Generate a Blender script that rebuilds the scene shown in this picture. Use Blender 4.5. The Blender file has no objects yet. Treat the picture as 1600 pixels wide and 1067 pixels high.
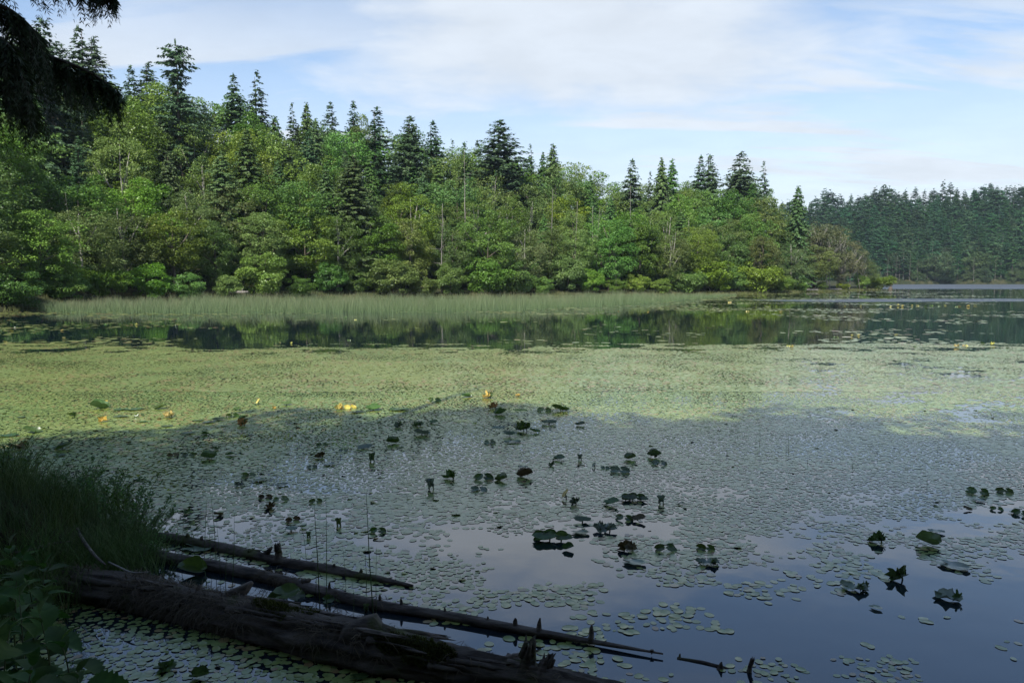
import bpy, math, random
import numpy as np

SC = bpy.context.scene
COL = SC.collection
R = math.radians

# ------------------------------------------------------------------ camera
F = 1208.0                      # focal length in pixels of a 1600 px wide picture
PITCH = math.atan(97.5 / F)
CAM_Z = 3.0
cam_d = bpy.data.cameras.new('camera')
cam_d.sensor_width = 36.0
cam_d.lens = 36.0 * F / 1600.0
cam_d.clip_start = 0.05
cam_d.clip_end = 9000
cam = bpy.data.objects.new('camera', cam_d)
COL.objects.link(cam)
cam.location = (0, 0, CAM_Z)
cam.rotation_euler = (math.pi / 2 - PITCH, 0, 0)
SC.camera = cam

# ------------------------------------------------------------------ light
SUN_EL, SUN_AZ = 50.0, 200.0    # azimuth clockwise from +Y: behind the camera, a little to its left
CLOUD_V = 4.75
world = bpy.data.worlds.new('World')
SC.world = world
world.use_nodes = True
wt = world.node_tree
for n in list(wt.nodes):
    wt.nodes.remove(n)


def nd(t, typ, **kw):
    n = t.nodes.new(typ)
    for k, v in kw.items():
        if k.startswith('i_'):
            n.inputs[k[2:].replace('_', ' ')].default_value = v
        else:
            setattr(n, k, v)
    return n


def math_n(t, op, a, b=None, c=None, clamp=False):
    n = t.nodes.new('ShaderNodeMath')
    n.operation = op
    n.use_clamp = clamp
    for i, v in enumerate((a, b, c)):
        if v is None:
            continue
        if isinstance(v, (int, float)):
            n.inputs[i].default_value = v
        else:
            t.links.new(v, n.inputs[i])
    return n.outputs[0]


def maprange(t, v, a, b, c=0.0, d=1.0, smooth=True):
    n = t.nodes.new('ShaderNodeMapRange')
    n.interpolation_type = 'SMOOTHSTEP' if smooth else 'LINEAR'
    t.links.new(v, n.inputs[0])
    for i, x in enumerate((a, b, c, d)):
        n.inputs[i + 1].default_value = x
    return n.outputs[0]


def build_world(t):
    L = t.links.new
    out = nd(t, 'ShaderNodeOutputWorld')
    bg = nd(t, 'ShaderNodeBackground')
    bg.inputs['Strength'].default_value = 0.115
    L(bg.outputs[0], out.inputs[0])
    sky = nd(t, 'ShaderNodeTexSky')
    sky.sky_type = 'NISHITA'
    sky.sun_disc = False
    sky.sun_elevation = R(SUN_EL)
    sky.sun_rotation = R(SUN_AZ)
    sky.altitude = 60
    sky.air_density = 1.0
    sky.dust_density = 0.35
    sky.ozone_density = 2.2
    tc = nd(t, 'ShaderNodeTexCoord')
    sep = nd(t, 'ShaderNodeSeparateXYZ')
    L(tc.outputs['Generated'], sep.inputs[0])
    zc = math_n(t, 'MAXIMUM', sep.outputs['Z'], 0.0)
    den = math_n(t, 'ADD', zc, 0.1)
    px = math_n(t, 'DIVIDE', sep.outputs['X'], den)
    py = math_n(t, 'DIVIDE', sep.outputs['Y'], den)
    comb = nd(t, 'ShaderNodeCombineXYZ')
    L(px, comb.inputs[0]); L(py, comb.inputs[1])

    def noise(scale, sx, sy, detail, dist=0.0, off=(0, 0, 0), rough=0.55):
        mp = nd(t, 'ShaderNodeMapping')
        mp.inputs['Scale'].default_value = (sx, sy, 1)
        mp.inputs['Location'].default_value = off
        L(comb.outputs[0], mp.inputs[0])
        n = nd(t, 'ShaderNodeTexNoise')
        n.inputs['Scale'].default_value = scale
        n.inputs['Detail'].default_value = detail
        n.inputs['Roughness'].default_value = rough
        n.inputs['Distortion'].default_value = dist
        L(mp.outputs[0], n.inputs['Vector'])
        return n.outputs['Fac']
    big = noise(0.55, 1, 1, 7, 0.3, (4.3, 1.7, 0))
    wisp = noise(1.1, 0.45, 1.5, 8, 0.5, (1.2, 7.0, 0), 0.6)
    fine = noise(2.6, 1, 1.2, 6, 0.2, (9.0, 3.0, 0), 0.6)
    # the large bank of cloud ahead, and the smaller ones the noise gives everywhere else
    dx = math_n(t, 'DIVIDE', math_n(t, 'SUBTRACT', px, 0.16), 0.95)
    dy = math_n(t, 'DIVIDE', math_n(t, 'SUBTRACT', py, 2.62), 0.80)
    rr = math_n(t, 'SQRT', math_n(t, 'ADD', math_n(t, 'MULTIPLY', dx, dx), math_n(t, 'MULTIPLY', dy, dy)))
    blob = math_n(t, 'SUBTRACT', 1.0, rr)
    nsum = math_n(t, 'ADD', math_n(t, 'MULTIPLY', math_n(t, 'SUBTRACT', big, 0.5), 1.5),
                  math_n(t, 'MULTIPLY', math_n(t, 'SUBTRACT', fine, 0.5), 0.9))
    c1 = maprange(t, math_n(t, 'ADD', blob, nsum), -0.25, 0.55)
    c2 = maprange(t, math_n(t, 'ADD', big, math_n(t, 'MULTIPLY', fine, 0.25)), 0.74, 0.92)
    c3 = math_n(t, 'MULTIPLY', maprange(t, wisp, 0.42, 0.60, 0.08, 0.95), maprange(t, sep.outputs['Z'], 0.20, 0.40, 1.0, 0.16))
    low = maprange(t, sep.outputs['Z'], 0.0, 0.34, 0.95, 0.0)     # thin veil thickens to the horizon
    m = math_n(t, 'MAXIMUM', math_n(t, 'MAXIMUM', math_n(t, 'MULTIPLY', c1, 0.93), math_n(t, 'MULTIPLY', c2, 0.85)), c3)
    m = math_n(t, 'MAXIMUM', m, low)
    m = math_n(t, 'MULTIPLY', m, 1.0, clamp=True)
    shade = maprange(t, fine, 0.3, 0.7, 0.93, 1.03)
    cc = nd(t, 'ShaderNodeMix', data_type='RGBA', blend_type='MULTIPLY')
    cc.inputs[0].default_value = 1.0
    cc.inputs[6].default_value = (CLOUD_V * 0.905, CLOUD_V * 0.985, CLOUD_V * 1.085, 1)
    L(shade, cc.inputs[7])
    mix = nd(t, 'ShaderNodeMix', data_type='RGBA')
    L(m, mix.inputs[0]); L(sky.outputs[0], mix.inputs[6]); L(cc.outputs[2], mix.inputs[7])
    L(mix.outputs[2], bg.inputs['Color'])


build_world(wt)

sun_d = bpy.data.lights.new('sun', 'SUN')
sun_d.energy = 5.0
sun_d.angle = R(0.53)
sun_d.color = (1.0, 0.955, 0.88)
sun = bpy.data.objects.new('sun', sun_d)
COL.objects.link(sun)
_az, _el = R(SUN_AZ), R(SUN_EL)
SUN_DIR = np.array([math.sin(_az) * math.cos(_el), math.cos(_az) * math.cos(_el), math.sin(_el)])
from mathutils import Vector, Matrix
sun.rotation_euler = Vector(SUN_DIR).to_track_quat('Z', 'Y').to_euler()
sun.location = (-20, -60, 80)

SC.view_settings.view_transform = 'Standard'
SC.view_settings.look = 'None'
SC.view_settings.exposure = 0.7
SC.view_settings.gamma = 1.0
SC.view_settings.use_curve_mapping = False
SC.render.engine = 'CYCLES'
SC.cycles.max_bounces = 6
SC.cycles.diffuse_bounces = 3
SC.cycles.glossy_bounces = 3
SC.cycles.transmission_bounces = 3
SC.cycles.volume_bounces = 0
SC.cycles.use_denoising = True
SC.cycles.sample_clamp_indirect = 6.0

# ------------------------------------------------------------------ helpers
random.seed(7)
RNG = np.random.default_rng(7)
CT, ST = math.cos(PITCH), math.sin(PITCH)


def ray(px, py):
    a, b = px - 800.0, 533.5 - py
    return np.array([a, b * ST + F * CT, b * CT - F * ST])


def ground(px, py, z=0.0):
    d = ray(px, py)
    return np.array([0, 0, CAM_Z]) + d * ((z - CAM_Z) / d[2])


def at_y(px, py, y):
    d = ray(px, py)
    return np.array([0, 0, CAM_Z]) + d * (y / d[1])


def to_px(x, y, z=0.0):
    """world point -> picture pixel (arrays)"""
    zz = z - CAM_Z
    dep = y * CT - zz * ST
    up = y * ST + zz * CT
    return 800 + F * x / dep, 533.5 - F * up / dep


def hash2(ix, iy, seed):
    h = (ix.astype(np.int64) * 374761393 + iy.astype(np.int64) * 668265263 + seed * 974711) & 0x7fffffff
    h = ((h ^ (h >> 13)) * 1274126177) & 0x7fffffff
    return ((h ^ (h >> 16)) & 0xffff) / 65535.0


def vnoise(x, y, seed=0):
    x = np.asarray(x, float); y = np.asarray(y, float)
    ix, iy = np.floor(x), np.floor(y)
    fx, fy = x - ix, y - iy
    fx = fx * fx * (3 - 2 * fx); fy = fy * fy * (3 - 2 * fy)
    a = hash2(ix, iy, seed); b = hash2(ix + 1, iy, seed)
    c = hash2(ix, iy + 1, seed); d = hash2(ix + 1, iy + 1, seed)
    return (a * (1 - fx) + b * fx) * (1 - fy) + (c * (1 - fx) + d * fx) * fy


def fbm(x, y, seed=0, oct=3):
    s, a, tot = 0.0, 1.0, 0.0
    for o in range(oct):
        s = s + a * vnoise(np.asarray(x) * 2 ** o, np.asarray(y) * 2 ** o, seed + o)
        tot += a
        a *= 0.5
    return s / tot


def mesh_np(name, V, faces, tint=None, smooth=False, mat=None):
    """faces: list of (m,k) index arrays"""
    me = bpy.data.meshes.new(name)
    V = np.ascontiguousarray(V, dtype=np.float32)
    faces = [np.asarray(f, dtype=np.int32) for f in faces if len(f)]
    loops = np.concatenate([f.ravel() for f in faces])
    tot = np.concatenate([np.full(len(f), f.shape[1], dtype=np.int32) for f in faces])
    start = np.concatenate([[0], np.cumsum(tot)[:-1]]).astype(np.int32)
    me.vertices.add(len(V)); me.vertices.foreach_set('co', V.ravel())
    me.loops.add(len(loops)); me.loops.foreach_set('vertex_index', loops)
    me.polygons.add(len(tot)); me.polygons.foreach_set('loop_start', start)
    if smooth:
        me.polygons.foreach_set('use_smooth', np.ones(len(tot), dtype=bool))
    me.update(calc_edges=True)
    if tint is not None:
        at = me.attributes.new('tint', 'FLOAT', 'POINT')
        at.data.foreach_set('value', np.ascontiguousarray(tint, dtype=np.float32))
    if mat is not None:
        me.materials.append(mat)
    return me


class MB:
    """collects pieces into one mesh"""
    def __init__(s):
        s.V, s.F, s.T, s.n = [], {}, [], 0

    def add(s, V, faces, tint=0.5):
        V = np.asarray(V, float)
        for f in faces:
            f = np.asarray(f)
            if len(f):
                s.F.setdefault(f.shape[1], []).append(f + s.n)
        s.V.append(V)
        s.T.append(np.full(len(V), tint) if np.isscalar(tint) else np.asarray(tint))
        s.n += len(V)
        return s

    def mesh(s, name, mat=None, smooth=False):
        return mesh_np(name, np.concatenate(s.V), [np.concatenate(f) for f in s.F.values()],
                       np.concatenate(s.T), smooth, mat)


def unit(a):
    return a / np.maximum(np.linalg.norm(a, axis=-1, keepdims=True), 1e-9)


def kites(P, D, N, Ln, W, fold=0.0, mid=0.45):
    """leaf-shaped quads"""
    D = unit(D)
    S = unit(np.cross(N, D))
    Nn = unit(np.cross(D, S))
    Ln = np.broadcast_to(np.asarray(Ln, float), (len(P),))[:, None]
    W = np.broadcast_to(np.asarray(W, float), (len(P),))[:, None]
    m = P + D * Ln * mid + Nn * (Ln * fold)
    V = np.stack([P, m + S * W / 2, P + D * Ln, m - S * W / 2], 1).reshape(-1, 3)
    Fq = np.arange(len(P) * 4).reshape(-1, 4)
    return V, Fq


def tube(pts, rad, seg=8, cap=True, noise=0.0, seed=0, stretch=3.0):
    pts = np.asarray(pts, float); rad = np.asarray(rad, float)
    n = len(pts)
    T = np.gradient(pts, axis=0); T = unit(T)
    up = np.array([0, 0, 1.0])
    if abs(T[0] @ up) > 0.9:
        up = np.array([1.0, 0, 0])
    A = unit(np.cross(T, up)); B = np.cross(T, A)
    th = np.linspace(0, 2 * math.pi, seg, endpoint=False)
    rr = np.repeat(rad[:, None], seg, 1)
    if noise:
        li = np.arange(n)[:, None] / stretch
        k = np.arange(seg)[None, :] * 0.9
        # periodic in the angle: blend
        a = fbm(li + 0 * k, k + 0 * li, seed, 3)
        b = fbm(li + 0 * k, k + seg * 0.9 + 0 * li, seed, 3)
        w = (np.arange(seg) / seg)[None, :]
        rr = rr * (1 + noise * ((b * (1 - w) + a * w) - 0.5) * 2)
    V = pts[:, None, :] + rr[:, :, None] * (np.cos(th)[None, :, None] * A[:, None, :] + np.sin(th)[None, :, None] * B[:, None, :])
    V = V.reshape(-1, 3)
    i = np.arange(n - 1)[:, None] * seg; j = np.arange(seg)[None, :]; j2 = (j + 1) % seg
    Fq = np.stack([i + j, i + j2, i + seg + j2, i + seg + j], -1).reshape(-1, 4)
    fs = [Fq]
    if cap:
        V = np.concatenate([V, pts[:1], pts[-1:]])
        c0, c1 = n * seg, n * seg + 1
        jj = np.arange(seg); j3 = (jj + 1) % seg
        fs.append(np.stack([np.full(seg, c0), j3, jj], -1))
        fs.append(np.stack([np.full(seg, c1), (n - 1) * seg + jj, (n - 1) * seg + j3], -1))
    return V, fs


def tag(o, label=None, cat=None, group=None, kind=None):
    if label: o['label'] = label
    if cat: o['category'] = cat
    if group: o['group'] = group
    if kind: o['kind'] = kind
    return o


def obj(name, mesh, parent=None, loc=None):
    o = bpy.data.objects.new(name, mesh)
    COL.objects.link(o)
    if parent: o.parent = parent
    if loc is not None: o.location = loc
    return o


def empty(name, loc=(0, 0, 0), rotz=0.0):
    o = bpy.data.objects.new(name, None)
    o.empty_display_size = 0.2
    COL.objects.link(o)
    o.location = loc
    o.rotation_euler = (0, 0, rotz)
    return o


_T = ['', 'first', 'second', 'third', 'fourth', 'fifth', 'sixth', 'seventh', 'eighth', 'ninth', 'tenth', 'eleventh', 'twelfth',
      'thirteenth', 'fourteenth', 'fifteenth', 'sixteenth', 'seventeenth', 'eighteenth', 'nineteenth']
_D = {2: 'twent', 3: 'thirt', 4: 'fort', 5: 'fift', 6: 'sixt', 7: 'sevent', 8: 'eight', 9: 'ninet'}


def ordw(n):
    if n < 20: return _T[n]
    if n % 10 == 0: return _D[n // 10] + 'ieth'
    return _D[n // 10] + 'y-' + _T[n % 10]


# ------------------------------------------------------------------ materials
def new_mat(name):
    m = bpy.data.materials.new(name)
    m.use_nodes = True
    t = m.node_tree
    for n in list(t.nodes):
        t.nodes.remove(n)
    out = nd(t, 'ShaderNodeOutputMaterial')
    return m, t, out


def rgba(c):
    return (c[0], c[1], c[2], 1.0)


def ramp_tint(t, stops):
    at = nd(t, 'ShaderNodeAttribute', attribute_name='tint')
    cr = nd(t, 'ShaderNodeValToRGB')
    el = cr.color_ramp.elements
    while len(el) > 1:
        el.remove(el[-1])
    el[0].position, el[0].color = stops[0][0], rgba(stops[0][1])
    for p, c in stops[1:]:
        e = el.new(p); e.color = rgba(c)
    t.links.new(at.outputs['Fac'], cr.inputs[0])
    return cr.outputs[0]


def leaf_mat(name, stops, trans=0.3, rough=0.5, spec=0.35, hue=0.025, val=0.25, sat=0.15, coat=0.0):
    m, t, out = new_mat(name)
    L = t.links.new
    col = ramp_tint(t, stops)
    oi = nd(t, 'ShaderNodeObjectInfo')
    hsv = nd(t, 'ShaderNodeHueSaturation')
    rnd = oi.outputs['Random']
    L(maprange(t, rnd, 0, 1, 0.5 - hue, 0.5 + hue, False), hsv.inputs['Hue'])
    r2 = math_n(t, 'FRACT', math_n(t, 'MULTIPLY', rnd, 7.31))
    r3 = math_n(t, 'FRACT', math_n(t, 'MULTIPLY', rnd, 23.7))
    L(maprange(t, r2, 0, 1, 1 - val, 1 + val, False), hsv.inputs['Value'])
    L(maprange(t, r3, 0, 1, 1 - sat, 1 + sat * 0.5, False), hsv.inputs['Saturation'])
    L(col, hsv.inputs['Color'])
    p = nd(t, 'ShaderNodeBsdfPrincipled')
    p.inputs['Roughness'].default_value = rough
    p.inputs['Specular IOR Level'].default_value = spec
    p.inputs['Coat Weight'].default_value = coat
    p.inputs['Coat Roughness'].default_value = 0.2
    p.inputs['Coat IOR'].default_value = 1.55
    L(hsv.outputs[0], p.inputs['Base Color'])
    if trans:
        tr = nd(t, 'ShaderNodeBsdfTranslucent')
        L(hsv.outputs[0], tr.inputs['Color'])
        mx = nd(t, 'ShaderNodeMixShader')
        mx.inputs[0].default_value = trans
        L(p.outputs[0], mx.inputs[1]); L(tr.outputs[0], mx.inputs[2])
        L(mx.outputs[0], out.inputs[0])
    else:
        L(p.outputs[0], out.inputs[0])
    return m


def wood_mat(name, c1, c2, scale=6.0, stretch=(1, 1, 0.12), bump=0.4, rough=0.85, moss=None):
    m, t, out = new_mat(name)
    L = t.links.new
    tc = nd(t, 'ShaderNodeTexCoord')
    mp = nd(t, 'ShaderNodeMapping')
    mp.inputs['Scale'].default_value = stretch
    L(tc.outputs['Object'], mp.inputs[0])
    n1 = nd(t, 'ShaderNodeTexNoise')
    n1.inputs['Scale'].default_value = scale
    n1.inputs['Detail'].default_value = 6
    n1.inputs['Roughness'].default_value = 0.65
    L(mp.outputs[0], n1.inputs['Vector'])
    f = maprange(t, n1.outputs['Fac'], 0.32, 0.68)
    mix = nd(t, 'ShaderNodeMix', data_type='RGBA')
    mix.inputs[6].default_value = rgba(c1); mix.inputs[7].default_value = rgba(c2)
    L(f, mix.inputs[0])
    col = mix.outputs[2]
    if moss:
        n2 = nd(t, 'ShaderNodeTexNoise')
        n2.inputs['Scale'].default_value = 3.0
        n2.inputs['Detail'].default_value = 4
        L(tc.outputs['Object'], n2.inputs['Vector'])
        g = maprange(t, n2.outputs['Fac'], 0.55, 0.68)
        mm = nd(t, 'ShaderNodeMix', data_type='RGBA')
        mm.inputs[7].default_value = rgba(moss)
        L(g, mm.inputs[0]); L(col, mm.inputs[6])
        col = mm.outputs[2]
    p = nd(t, 'ShaderNodeBsdfPrincipled')
    p.inputs['Roughness'].default_value = rough
    p.inputs['Specular IOR Level'].default_value = 0.25
    L(col, p.inputs['Base Color'])
    b = nd(t, 'ShaderNodeBump')
    b.inputs['Strength'].default_value = bump
    b.inputs['Distance'].default_value = 0.03
    L(n1.outputs['Fac'], b.inputs['Height'])
    L(b.outputs[0], p.inputs['Normal'])
    L(p.outputs[0], out.inputs[0])
    return m


def soil_mat(name, c1, c2, scale=1.5):
    m, t, out = new_mat(name)
    L = t.links.new
    tc = nd(t, 'ShaderNodeTexCoord')
    n1 = nd(t, 'ShaderNodeTexNoise')
    n1.inputs['Scale'].default_value = scale
    n1.inputs['Detail'].default_value = 8
    L(tc.outputs['Object'], n1.inputs['Vector'])
    mix = nd(t, 'ShaderNodeMix', data_type='RGBA')
    mix.inputs[6].default_value = rgba(c1); mix.inputs[7].default_value = rgba(c2)
    L(maprange(t, n1.outputs['Fac'], 0.35, 0.65), mix.inputs[0])
    p = nd(t, 'ShaderNodeBsdfPrincipled')
    p.inputs['Roughness'].default_value = 0.95
    p.inputs['Specular IOR Level'].default_value = 0.1
    L(mix.outputs[2], p.inputs['Base Color'])
    b = nd(t, 'ShaderNodeBump')
    b.inputs['Strength'].default_value = 0.6
    L(n1.outputs['Fac'], b.inputs['Height']); L(b.outputs[0], p.inputs['Normal'])
    L(p.outputs[0], out.inputs[0])
    return m


def water_mat():
    m, t, out = new_mat('water')
    L = t.links.new
    tc = nd(t, 'ShaderNodeTexCoord')
    sep = nd(t, 'ShaderNodeSeparateXYZ')
    L(tc.outputs['Object'], sep.inputs[0])
    p = nd(t, 'ShaderNodeBsdfPrincipled')
    p.inputs['Base Color'].default_value = (0.006, 0.013, 0.018, 1)
    p.inputs['IOR'].default_value = 2.15
    p.inputs['Specular IOR Level'].default_value = 0.5

    def noise(scale, sx, sy, detail):
        mp = nd(t, 'ShaderNodeMapping')
        mp.inputs['Scale'].default_value = (sx, sy, 1)
        L(tc.outputs['Object'], mp.inputs[0])
        n = nd(t, 'ShaderNodeTexNoise')
        n.inputs['Scale'].default_value = scale
        n.inputs['Detail'].default_value = detail
        L(mp.outputs[0], n.inputs['Vector'])
        return n.outputs['Fac']
    # wind: breeze roughens the open lake beyond the point, and one narrow lane nearer
    wob = math_n(t, 'MULTIPLY', math_n(t, 'SUBTRACT', noise(0.012, 1, 1, 3), 0.5), 60.0)
    yy = math_n(t, 'ADD', sep.outputs['Y'], wob)
    far = math_n(t, 'MULTIPLY', maprange(t, yy, 225, 262), maprange(t, yy, 452, 425))
    wob2 = math_n(t, 'MULTIPLY', math_n(t, 'SUBTRACT', noise(0.05, 1, 1, 3), 0.5), 16.0)
    lane_y = math_n(t, 'ADD', sep.outputs['Y'], wob2)
    lane = math_n(t, 'MULTIPLY', maprange(t, lane_y, 101, 106), maprange(t, lane_y, 119, 113))
    lane = math_n(t, 'MULTIPLY', lane, maprange(t, sep.outputs['X'], 26, 48))
    wind = math_n(t, 'MAXIMUM', far, lane)
    L(maprange(t, wind, 0, 1, 0.015, 0.6, False), p.inputs['Roughness'])
    h = math_n(t, 'ADD', math_n(t, 'MULTIPLY', noise(0.9, 1, 1, 2), 1.0), math_n(t, 'MULTIPLY', noise(4.0, 1, 1, 2), 0.12))
    b = nd(t, 'ShaderNodeBump')
    b.inputs['Distance'].default_value = 0.012
    b.inputs['Strength'].default_value = 0.35
    L(h, b.inputs['Height'])
    b2 = nd(t, 'ShaderNodeBump')
    b2.inputs['Distance'].default_value = 0.16
    L(noise(1.6, 1, 1, 4), b2.inputs['Height'])
    L(wind, b2.inputs['Strength'])
    L(b.outputs[0], b2.inputs['Normal'])
    L(b2.outputs[0], p.inputs['Normal'])
    L(p.outputs[0], out.inputs[0])
    return m


M = {}
M['water'] = water_mat()
M['bed'] = soil_mat('lake_mud', (0.02, 0.02, 0.014), (0.035, 0.03, 0.02), 0.5)
M['forest_floor'] = soil_mat('forest_floor', (0.018, 0.026, 0.010), (0.045, 0.045, 0.022), 0.4)
M['bank'] = soil_mat('bank_soil', (0.014, 0.013, 0.007), (0.036, 0.034, 0.016), 5.0)
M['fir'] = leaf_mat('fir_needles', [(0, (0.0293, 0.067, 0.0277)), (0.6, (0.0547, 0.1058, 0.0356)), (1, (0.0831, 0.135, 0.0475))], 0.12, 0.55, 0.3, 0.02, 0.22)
M['farfir'] = leaf_mat('far_fir_needles', [(0, (0.0169, 0.0611, 0.0216)), (1, (0.0383, 0.106, 0.03))], 0.1, 0.6, 0.25, 0.03, 0.35)
M['cedar'] = leaf_mat('cedar_sprays', [(0, (0.0478, 0.1017, 0.0246)), (0.6, (0.0791, 0.1504, 0.0334)), (1, (0.1242, 0.1918, 0.0493))], 0.18, 0.5, 0.3, 0.02, 0.2)
M['alder'] = leaf_mat('alder_leaves', [(0, (0.1007, 0.1611, 0.0225)), (0.6, (0.143, 0.2187, 0.031)), (1, (0.2066, 0.259, 0.0494))], 0.3, 0.45, 0.35, 0.028, 0.32)
M['farleaf'] = leaf_mat('far_leaves', [(0, (0.045, 0.085, 0.03)), (1, (0.085, 0.135, 0.045))], 0.2, 0.5, 0.3, 0.02, 0.25)
M['maple'] = leaf_mat('maple_leaves', [(0, (0.0772, 0.1562, 0.0215)), (0.6, (0.1158, 0.2141, 0.0323)), (1, (0.1662, 0.2604, 0.0445))], 0.3, 0.45, 0.35, 0.025, 0.32)
M['thin'] = leaf_mat('pale_thin_leaves', [(0, (0.090, 0.115, 0.040)), (1, (0.160, 0.170, 0.075))], 0.3, 0.5, 0.3, 0.02, 0.15)
M['russet'] = leaf_mat('russet_seeding_leaves', [(0, (0.0903, 0.1413, 0.0323)), (0.6, (0.1264, 0.1822, 0.0442)), (1, (0.158, 0.1965, 0.0595))], 0.25, 0.5, 0.3, 0.015, 0.15)
M['trunk'] = wood_mat('dark_bark', (0.06, 0.048, 0.036), (0.13, 0.11, 0.085), 3.0)
M['pale_trunk'] = wood_mat('pale_bark', (0.15, 0.14, 0.12), (0.30, 0.28, 0.25), 3.0)
M['dead'] = wood_mat('weathered_dead_wood', (0.12, 0.11, 0.095), (0.24, 0.22, 0.195), 4.0)
M['reed'] = leaf_mat('reed', [(0, (0.0903, 0.149, 0.0612)), (0.65, (0.1354, 0.1761, 0.0826)), (0.88, (0.2167, 0.1942, 0.1109)), (1, (0.2438, 0.1806, 0.1186))], 0.2, 0.5, 0.3, 0.0, 0.0, 0.0)
M['grass'] = leaf_mat('shore_grass', [(0, (0.070, 0.100, 0.030)), (1, (0.170, 0.165, 0.065))], 0.25, 0.5, 0.3, 0, 0, 0)
M['pad'] = leaf_mat('floating_pads', [(0, (0.1239, 0.1845, 0.0479)), (0.45, (0.177, 0.2238, 0.0561)), (0.78, (0.2243, 0.252, 0.0703)), (0.9, (0.2421, 0.209, 0.0703)), (1, (0.2184, 0.1354, 0.0537))], 0.0, 0.3, 0.6, 0.01, 0.08, 0.05, 0.3)
M['lily_green'] = leaf_mat('pond_lily_green', [(0, (0.040, 0.080, 0.018)), (1, (0.085, 0.145, 0.030))], 0.3, 0.3, 0.5, 0.02, 0.3, 0.15, 0.3)
M['lily_yellow'] = leaf_mat('pond_lily_yellow', [(0, (0.48, 0.35, 0.060)), (1, (0.62, 0.50, 0.16))], 0.25, 0.4, 0.4, 0.02, 0.2)
M['lily_dull'] = leaf_mat('pond_lily_dull_yellow', [(0, (0.30, 0.28, 0.06)), (1, (0.44, 0.40, 0.14))], 0.25, 0.4, 0.4, 0.03, 0.25)
M['lily_orange'] = leaf_mat('pond_lily_orange', [(0, (0.30, 0.16, 0.035)), (1, (0.38, 0.23, 0.06))], 0.2, 0.4, 0.4, 0.01, 0.2)
M['lily_brown'] = leaf_mat('pond_lily_withered', [(0, (0.060, 0.046, 0.018)), (1, (0.105, 0.080, 0.028))], 0.15, 0.5, 0.3, 0.02, 0.3)
M['lily_pale'] = leaf_mat('pond_lily_pale', [(0, (0.11, 0.15, 0.10)), (1, (0.17, 0.22, 0.15))], 0.15, 0.26, 0.6, 0.01, 0.2)
M['stalk'] = leaf_mat('green_stalk', [(0, (0.05, 0.07, 0.025)), (1, (0.07, 0.09, 0.03))], 0, 0.5, 0.3, 0, 0.2)
M['log'] = wood_mat('old_log_wood', (0.028, 0.022, 0.017), (0.115, 0.094, 0.075), 5.0, (0.5, 1.6, 3.2), 0.9, 0.85, (0.055, 0.060, 0.020))
M['log_grey'] = wood_mat('grey_log_wood', (0.04, 0.033, 0.027), (0.15, 0.125, 0.105), 6.0, (0.4, 1.6, 3.2), 0.9)
M['moss'] = leaf_mat('moss', [(0, (0.040, 0.050, 0.012)), (1, (0.085, 0.092, 0.022))], 0.1, 0.9, 0.1, 0, 0)
M['thatch'] = leaf_mat('dry_thatch', [(0, (0.055, 0.040, 0.024)), (1, (0.140, 0.108, 0.066))], 0.1, 0.8, 0.2, 0, 0)
M['sedge'] = leaf_mat('sedge', [(0, (0.048, 0.0798, 0.0192)), (0.7, (0.072, 0.1305, 0.0264)), (1, (0.138, 0.1377, 0.054))], 0.25, 0.5, 0.3, 0.02, 0.25)
M['shrub'] = leaf_mat('bank_shrub', [(0, (0.0495, 0.1105, 0.018)), (1, (0.0935, 0.1885, 0.03))], 0.35, 0.45, 0.35, 0.02, 0.2)
M['bramble'] = leaf_mat('bramble', [(0, (0.028, 0.075, 0.012)), (1, (0.050, 0.110, 0.018))], 0.35, 0.6, 0.15, 0.02, 0.25)
M['near_cedar'] = leaf_mat('near_cedar', [(0, (0.030, 0.050, 0.016)), (1, (0.055, 0.080, 0.024))], 0.15, 0.55, 0.3, 0.01, 0.15)

# ------------------------------------------------------------------ the setting
# shore of the wooded hill: distance from the camera along +Y at a picture column
SHORE = np.array([(-420, 52), (-200, 60), (0, 71), (60, 80), (200, 98), (400, 113), (700, 134), (1000, 151), (1200, 168), (1300, 195), (1378, 222)], float)
RISE = np.array([(-420, 24), (0, 24), (200, 21), (400, 18), (600, 14), (800, 10), (1000, 7), (1150, 5), (1250, 2.2), (1378, 0.8)], float)
SKYL = np.array([(-420, 66), (0, 88), (100, 112), (200, 140), (300, 164), (400, 174), (500, 186), (600, 212), (700, 238), (800, 256), (900, 270), (960, 298), (1000, 288), (1100, 272), (1180, 286), (1230, 310), (1290, 338), (1340, 370), (1378, 422)], float)


def shore_y(c): return np.interp(c, SHORE[:, 0], SHORE[:, 1])
def rise(c): return np.interp(c, RISE[:, 0], RISE[:, 1])
def sky_py(c): return np.interp(c, SKYL[:, 0], SKYL[:, 1])
def smooth(t): t = np.clip(t, 0, 1); return t * t * (3 - 2 * t)


def hill_z(c, dep):
    return rise(c) * smooth((dep + 6) / 85.0) + 0.35 * smooth(dep / 3.0) - 0.6 * smooth(-dep / 3.0 + 0.0)


def polar_sheet(name, cols, deps, yfun, zfun, mat):
    C, Dp = np.meshgrid(cols, deps, indexing='ij')
    Y = yfun(C) + Dp
    X = (C - 800) / F * Y
    Z = zfun(C, Dp)
    V = np.stack([X, Y, Z], -1).reshape(-1, 3)
    nc, ndp = len(cols), len(deps)
    i = np.arange(nc - 1)[:, None] * ndp; j = np.arange(ndp - 1)[None, :]
    Fq = np.stack([i + j, i + ndp + j, i + ndp + j + 1, i + j + 1], -1).reshape(-1, 4)
    o = obj(name, mesh_np(name, V, [Fq], smooth=True, mat=mat))
    return tag(o, kind='structure')


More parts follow.
